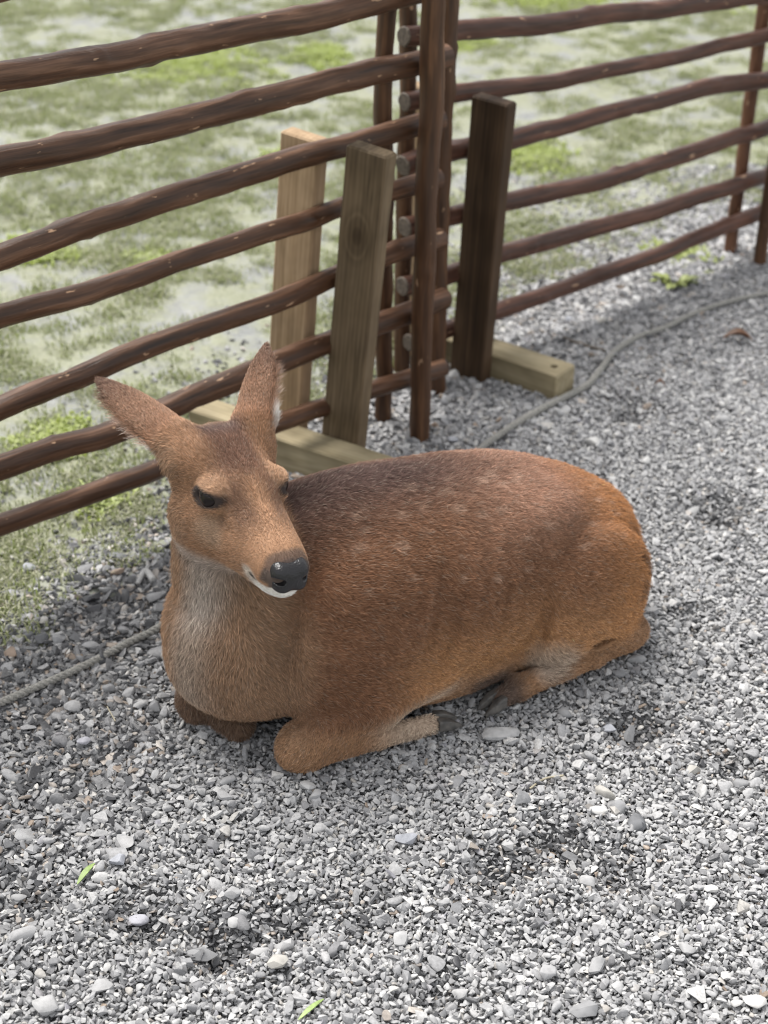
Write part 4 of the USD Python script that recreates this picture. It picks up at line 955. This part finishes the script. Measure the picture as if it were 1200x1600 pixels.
STONES = [
    (780, 1150, 78, 27, 'pale', -8, 'long flat pale slab of stone beside the front hoof'),
    (927, 692, 24, 28, 'white', 80, 'flat white squarish stone chip beyond the deer\'s back'),
    (947, 1244, 40, 24, 'tan', 30, 'creamy elongated stone in the row of four to the lower right of the deer'),
    (966, 1268, 30, 26, 'grey', 0, 'round grey stone touching the creamy elongated stone at lower right'),
    (934, 1277, 40, 22, 'white', -5, 'whitish flat stone just left of the round grey stone at lower right'),
    (994, 1297, 36, 34, 'dark', 35, 'dark rounded stone standing up above the scraped hollow at lower right'),
    (634, 1316, 38, 26, 'blue', 20, 'bluish oval stone at the centre below the front knee'),
    (917, 1383, 34, 26, 'pale', 10, 'pale stone on the near rim of the scraped hollow at lower right'),
    (793, 1318, 24, 22, 'pale', 10, 'small pale roundish stone left of the scraped hollow'),
    (1073, 1480, 34, 26, 'pale', 5, 'flat pale five-sided stone near the lower right corner'),
    (850, 1520, 44, 24, 'mid', -10, 'wedge-shaped grey stone in the bottom middle of the foreground'),
    (930, 1512, 30, 38, 'mid', 60, 'upright grey stone in the bottom foreground, right of the wedge-shaped one'),
    (910, 1577, 50, 32, 'grey', 0, 'big angular grey stone at the bottom edge'),
    (314, 1477, 52, 24, 'grey', -12, 'long dark grey stone on the edge of the scraped hollow at lower left'),
    (402, 1483, 28, 36, 'pale', 70, 'pale upright stone right of the scraped hollow at lower left'),
    (444, 1481, 34, 28, 'pale', 15, 'pale blocky stone beside the upright one at lower left'),
    (433, 1518, 38, 24, 'tan', -8, 'creamy grey flat stone below the blocky one at lower left'),
    (36, 1463, 48, 26, 'mid', -10, 'wide grey stone at the left edge of the foreground'),
    (70, 1574, 42, 38, 'pale', 20, 'large pale stone in the bottom left corner'),
    (160, 1540, 38, 24, 'pale', 0, 'pale flat stone near the bottom left corner'),
    (192, 1322, 42, 28, 'pale', 20, 'pale angular stone with a sharp ridge, lower left'),
    (183, 1348, 30, 24, 'blue', 0, 'bluish stone tucked below the ridged pale stone, lower left'),
    (215, 1424, 44, 22, 'lilac', -8, 'flat lilac grey stone above the scraped hollow at lower left'),
    (365, 1413, 32, 24, 'mid', -20, 'grey tilted stone between the scraped hollow and the front knee'),
    (366, 1440, 28, 24, 'pale', 10, 'pale block just below the grey tilted stone, lower left'),
    (481, 1236, 32, 24, 'pale', -5, 'pale round stone just below the bent front knee'),
    (493, 1248, 26, 18, 'mid', -40, 'slanted grey stone next to the pale round one below the knee'),
    (352, 1251, 34, 22, 'mid', 10, 'flat grey stone below the chest, left of the knee'),
    (358, 1226, 42, 14, 'grey', -28, 'narrow dark slanting stone below the chest'),
    (318, 1245, 28, 14, 'mid', 32, 'thin slanting grey stone below the chest, leftmost of the three there'),
    (117, 1107, 26, 30, 'pale', 70, 'pale egg-shaped stone left of the deer, below the rope'),
    (201, 1086, 26, 22, 'mid', 0, 'roundish grey stone below the rope near the deer'),
    (170, 1080, 24, 16, 'grey', 0, 'dark oval stone below the rope, left of the roundish grey one'),
    (220, 1106, 20, 24, 'pale', 60, 'small pale stone between two greys left of the chest'),
    (246, 1108, 30, 26, 'grey', 30, 'grey slab stone touching the left side of the chest'),
    (133, 1164, 28, 16, 'lilac', -12, 'lilac flat stone lower left of the chest'),
    (187, 869, 40, 20, 'dark', 0, 'dark flat stone in the damp gravel left of the head'),
    (246, 934, 42, 20, 'grey', -18, 'grey flat stone beside the neck in the damp gravel'),
    (45, 877, 22, 20, 'blue', 60, 'pale blue stone in the damp gravel near the left edge'),
    (14, 914, 36, 16, 'lilac', 0, 'lilac flat stone at the left edge in the damp gravel'),
    (183, 893, 26, 16, 'brown', -20, 'brownish stone beside the dark flat one left of the head'),
    (66, 996, 28, 20, 'dark', 0, 'dark block of stone above the rope at left'),
    (44, 988, 22, 18, 'dark', 20, 'dark bluish stone above the rope, near the left edge'),
    (92, 1000, 24, 20, 'grey', 40, 'grey stone right of the dark block above the rope'),
    (18, 1023, 26, 20, 'brown', -10, 'reddish brown stone at the left edge above the rope'),
    (143, 1011, 34, 16, 'mid', -5, 'flat grey stone just above the rope at left'),
    (951, 1132, 24, 26, 'blue', 70, 'blue grey stone below the hock'),
    (987, 1124, 26, 28, 'grey', 20, 'grey upturned stone at the edge of the dark hollow below the hock'),
    (974, 1148, 22, 20, 'grey', 40, 'small grey stone between two others below the hock'),
    (882, 1118, 26, 22, 'grey', 30, 'angular grey stone between the hind foot and the blue grey stone'),
    (1082, 1206, 26, 20, 'tan', 30, 'cream stone right of the deer, below the dark hollow'),
    (1159, 1216, 28, 20, 'grey', -10, 'grey stone near the right edge, level with the front knee'),
    (995, 1034, 32, 18, 'mid', -5, 'grey flat stone against the hock'),
    (963, 1056, 32, 14, 'grey', 22, 'grey sliver of stone under the hind shank'),
    (1048, 981, 22, 24, 'pale', 60, 'pale stone a little right of the rump'),
    (1110, 1390, 28, 18, 'white', 0, 'white flat stone near the right edge of the foreground'),
    (37, 1310, 38, 20, 'pale', 5, 'pale flat stone at the left edge, level with the bluish oval one'),
    (625, 1470, 36, 30, 'pale', 25, 'pale four-sided stone in the bottom centre'),
    (1178, 1570, 44, 22, 'white', 10, 'whitish stone in the bottom right corner'),
    (720, 1545, 30, 20, 'pale', 10, 'pale chip in the bottom middle, left of the wedge-shaped stone'),
    (26, 1388, 32, 18, 'mid', -20, 'grey chip at the left edge above the wide grey stone'),
    (1105, 622, 24, 13, 'pale', 0, 'pale oval stone on the gravel right of the rope'),
    (1129, 657, 26, 12, 'mid', 0, 'thin grey stone right of the rope near the right edge'),
    (1075, 663, 20, 14, 'grey', 10, 'grey stone in front of the thin one, right of the rope'),
    (939, 503, 22, 17, 'tan', 0, 'creamy round stone below the lowest rail, left of the rope'),
    (889, 501, 22, 10, 'blue', 0, 'small bluish flat stone below the lowest rail'),
    (1045, 364, 50, 20, 'pale', 0, 'big pale stone lying behind the right fence'),
    (679, 668, 18, 14, 'brown', 20, 'brownish stone at the foot of the front fence post'),
    (706, 690, 26, 12, 'blue', 0, 'blue grey flat stone between the front fence post and the deer\'s back'),
    (640, 690, 24, 12, 'dark', 0, 'dark flat stone in front of the front fence post'),
    (683, 608, 14, 12, 'mid', 0, 'small grey stone at the foot of the dark upright'),
]
for i, (px, py, w, h_, tone, ang, label) in enumerate(STONES):
    r = np.random.default_rng(900 + i)
    p = on_ground(px, py); dist = np.linalg.norm(p - EYE); wm = w / FOCAL_PX * dist; hm = h_ / FOCAL_PX * dist
    flat_ = np.clip(hm / wm, 0.3, 1.0)
    n = 15; Q = r.normal(size=(n, 3)); Q /= np.linalg.norm(Q, axis=1, keepdims=True); Q *= r.uniform(0.85, 1.05, (n, 1))
    thick = 0.62 * min(wm, hm * 1.2); depth = max(hm * 1.15, 0.35 * wm)
    Q = Q * np.array([wm, depth, thick]) / 2
    m = hull(Q)
    v2, f2 = trimesh.remesh.subdivide(m.vertices, m.faces); v3, _ = trimesh.remesh.subdivide_loop(m.vertices, m.faces, 1)
    k_ = r.uniform(0.15, 0.7)                                   # how far its corners are worn
    m = trimesh.Trimesh((v2 * (1 - k_) + v3 * k_ if len(v2) == len(v3) else v3) * 1.05, f2 if len(v2) == len(v3) else _, process=False)
    R_ = Rotation.from_euler('zyx', [math.radians(-ang), r.normal(0, .12), r.normal(0.06, .10)]).as_matrix()
    m.vertices = m.vertices @ R_.T
    zb = ground_z(p[:1], p[1:2])[0] if behind(p[:1], p[1:2])[0] < 0 else field_z(p[:1], p[1:2])[0]
    loc = np.array([p[0], p[1], zb + thick * 0.16 + 0.003])
    obj('stone', trimesh.Trimesh(m.vertices + loc, m.faces, process=False), SM[tone], smooth=28, label=label, category='stone')

# ------------------------------------------------------------------ leaves, twigs and a bone chip
def leaf_mesh(p0, p1, width, lift, curl=0.15, n=9):
    p0, p1 = np.asarray(p0, float), np.asarray(p1, float); d_ = p1 - p0; L = np.linalg.norm(d_); d_ /= L; s_ = np.cross([0, 0, 1.0], d_); s_ /= np.linalg.norm(s_)
    t = np.linspace(0, 1, n); w = width / 2 * np.sin(np.pi * np.clip(t * .94 + .04, 0, 1)) ** 0.8
    V_ = []
    for k in range(n):
        c = p0 + d_ * L * t[k] + np.array([0, 0, lift * math.sin(math.pi * t[k])])
        V_ += [c - s_ * w[k] + [0, 0, curl * w[k]], c, c + s_ * w[k] + [0, 0, curl * w[k]]]
    F = []
    for k in range(n - 1):
        a = 3 * k
        for j in (0, 1): F += [[a + j, a + j + 1, a + j + 4], [a + j, a + j + 4, a + j + 3]]
    V_ = np.array(V_); F = np.array(F); th = np.array([0, 0, 0.0005]); nv_ = len(V_)
    return trimesh.Trimesh(np.vstack([V_ + th, V_ - th]), np.vstack([F, F[:, ::-1] + nv_]), process=False)


def plain_leaf(name, c, tr):
    return mat(name, {'g': ('geometry', {}), 'n': ('noise_texture', {'scale': 180.0, 'detail': 4.0}), 'r': ('rgb_ramp', {'ramp': [(0.3, tuple(x * .7 for x in c)), (0.7, tuple(x * 1.2 for x in c))]}), 'd': ('principled_bsdf', {'roughness': 0.5}), 't': ('translucent_bsdf', {'color': tr}), 'm': ('mix_closure', {'fac': 0.25})},
               [('g.position', 'n.vector'), ('n.fac', 'r.fac'), ('r.color', 'd.base_color'), ('d.BSDF', 'm.closure1'), ('t.BSDF', 'm.closure2')], surface='m.closure')


M_green = plain_leaf('fresh_green', (0.26, 0.36, 0.12), (0.3, 0.4, 0.1)); M_brown = plain_leaf('dry_brown', (0.13, 0.065, 0.035), (0.2, 0.08, 0.03)); M_straw = plain_leaf('straw', (0.42, 0.38, 0.28), (0.3, 0.25, 0.15))
def gpt(px, py, up=0.006):
    p = on_ground(px, py); return np.array([p[0], p[1], float(ground_z(p[:1], p[1:2])[0]) + up])


obj('grass_blade', leaf_mesh(gpt(121, 1383), gpt(149, 1355), 0.0085, 0.004), M_green, smooth=True, label='short green blade of grass lying on the gravel at lower left', category='grass blade')
obj('grass_blade', leaf_mesh(gpt(466, 1597), gpt(506, 1566), 0.0065, 0.003), M_green, smooth=True, label='green blade of grass at the bottom edge', category='grass blade')
def curled(pts, wid, n=8):
    return leaf_mesh(pts[0], pts[1], wid, 0.012, 0.9, n)


obj('dry_leaf', curled((gpt(1130, 531), gpt(1176, 533)), 0.026), M_brown, smooth=True, label='curled dark brown dry leaf on the gravel near the right edge', category='leaf')
obj('dry_leaf', curled((gpt(1022, 604), gpt(1040, 606)), 0.010), M_brown, smooth=True, label='tiny brown dry leaf on the gravel right of the rope', category='leaf')
p_ = on_ground(98, 735, -0.06)
M_rustleaf = plain_leaf('rusty_leaf', (0.34, 0.17, 0.09), (0.3, 0.12, 0.05))
obj('dry_leaf', leaf_mesh(p_ + [-.045, -.02, .012], p_ + [.045, .025, .012], 0.05, 0.008, 0.3), M_rustleaf, smooth=True, label='rusty orange fallen leaf on the mud below the two lowest left rails', category='leaf')
obj('twig', tube(catmull([gpt(828, 1238), gpt(850, 1220), gpt(880, 1215)], 14), 0.0016, 6), M_straw, smooth=True, label='thin pale straw on the gravel right of the bent knee', category='twig')
obj('twig', tube(catmull([gpt(168, 1110), gpt(176, 1125), gpt(181, 1134)], 10), 0.0010, 6), M_straw, smooth=True, label='thin pale stalk on the gravel left of the chest', category='twig')
obj('twig', tube(catmull([gpt(880, 530), gpt(905, 540), gpt(945, 552)], 14), 0.0035, 7), mat('twig_bark', {'p': ('principled_bsdf', {'base_color': (0.10, 0.085, 0.07), 'roughness': 0.85})}, []), smooth=True, label='dark crooked twig lying left of the bend in the rope', category='twig')
b0, b1, b2, b3 = gpt(215, 912, .008), gpt(228, 900, .012), gpt(240, 912, .008), gpt(232, 893, .012)
bone = trimesh.util.concatenate([tube(catmull([b0, b1, b2], 14), np.interp(np.linspace(0, 1, 14), [0, .5, 1], [.004, .0055, .006]), 8), tube(catmull([b1, (b1 + b3) / 2, b3], 8), .0038, 8)])
obj('bone_chip', bone, SM['white'], smooth=True, label='white forked chip of bone or shell on the damp gravel left of the neck', category='bone chip')
# leafy weed below the right fence
wp = on_ground(1055, 445, 0); wp[2] = float(ground_z(wp[:1], wp[1:2])[0]) - .01
weed = thing('weed', wp, label='small yellow green leafy weed on the gravel below the right fence', category='plant')
M_weed = plain_leaf('yellow_green', (0.25, 0.29, 0.09), (0.3, 0.34, 0.09))
r = np.random.default_rng(5)
for k in range(22):
    a, rad = r.uniform(0, 2 * np.pi), r.uniform(0.012, 0.050); p0 = wp + [0.3 * rad * math.cos(a), 0.3 * rad * math.sin(a), 0.008]
    obj('leaf', leaf_mesh(p0, wp + [1.35 * rad * math.cos(a), rad * math.sin(a), r.uniform(.012, .035)], r.uniform(.016, .026), .01, .2, 6), M_weed, weed, smooth=True, origin=wp)
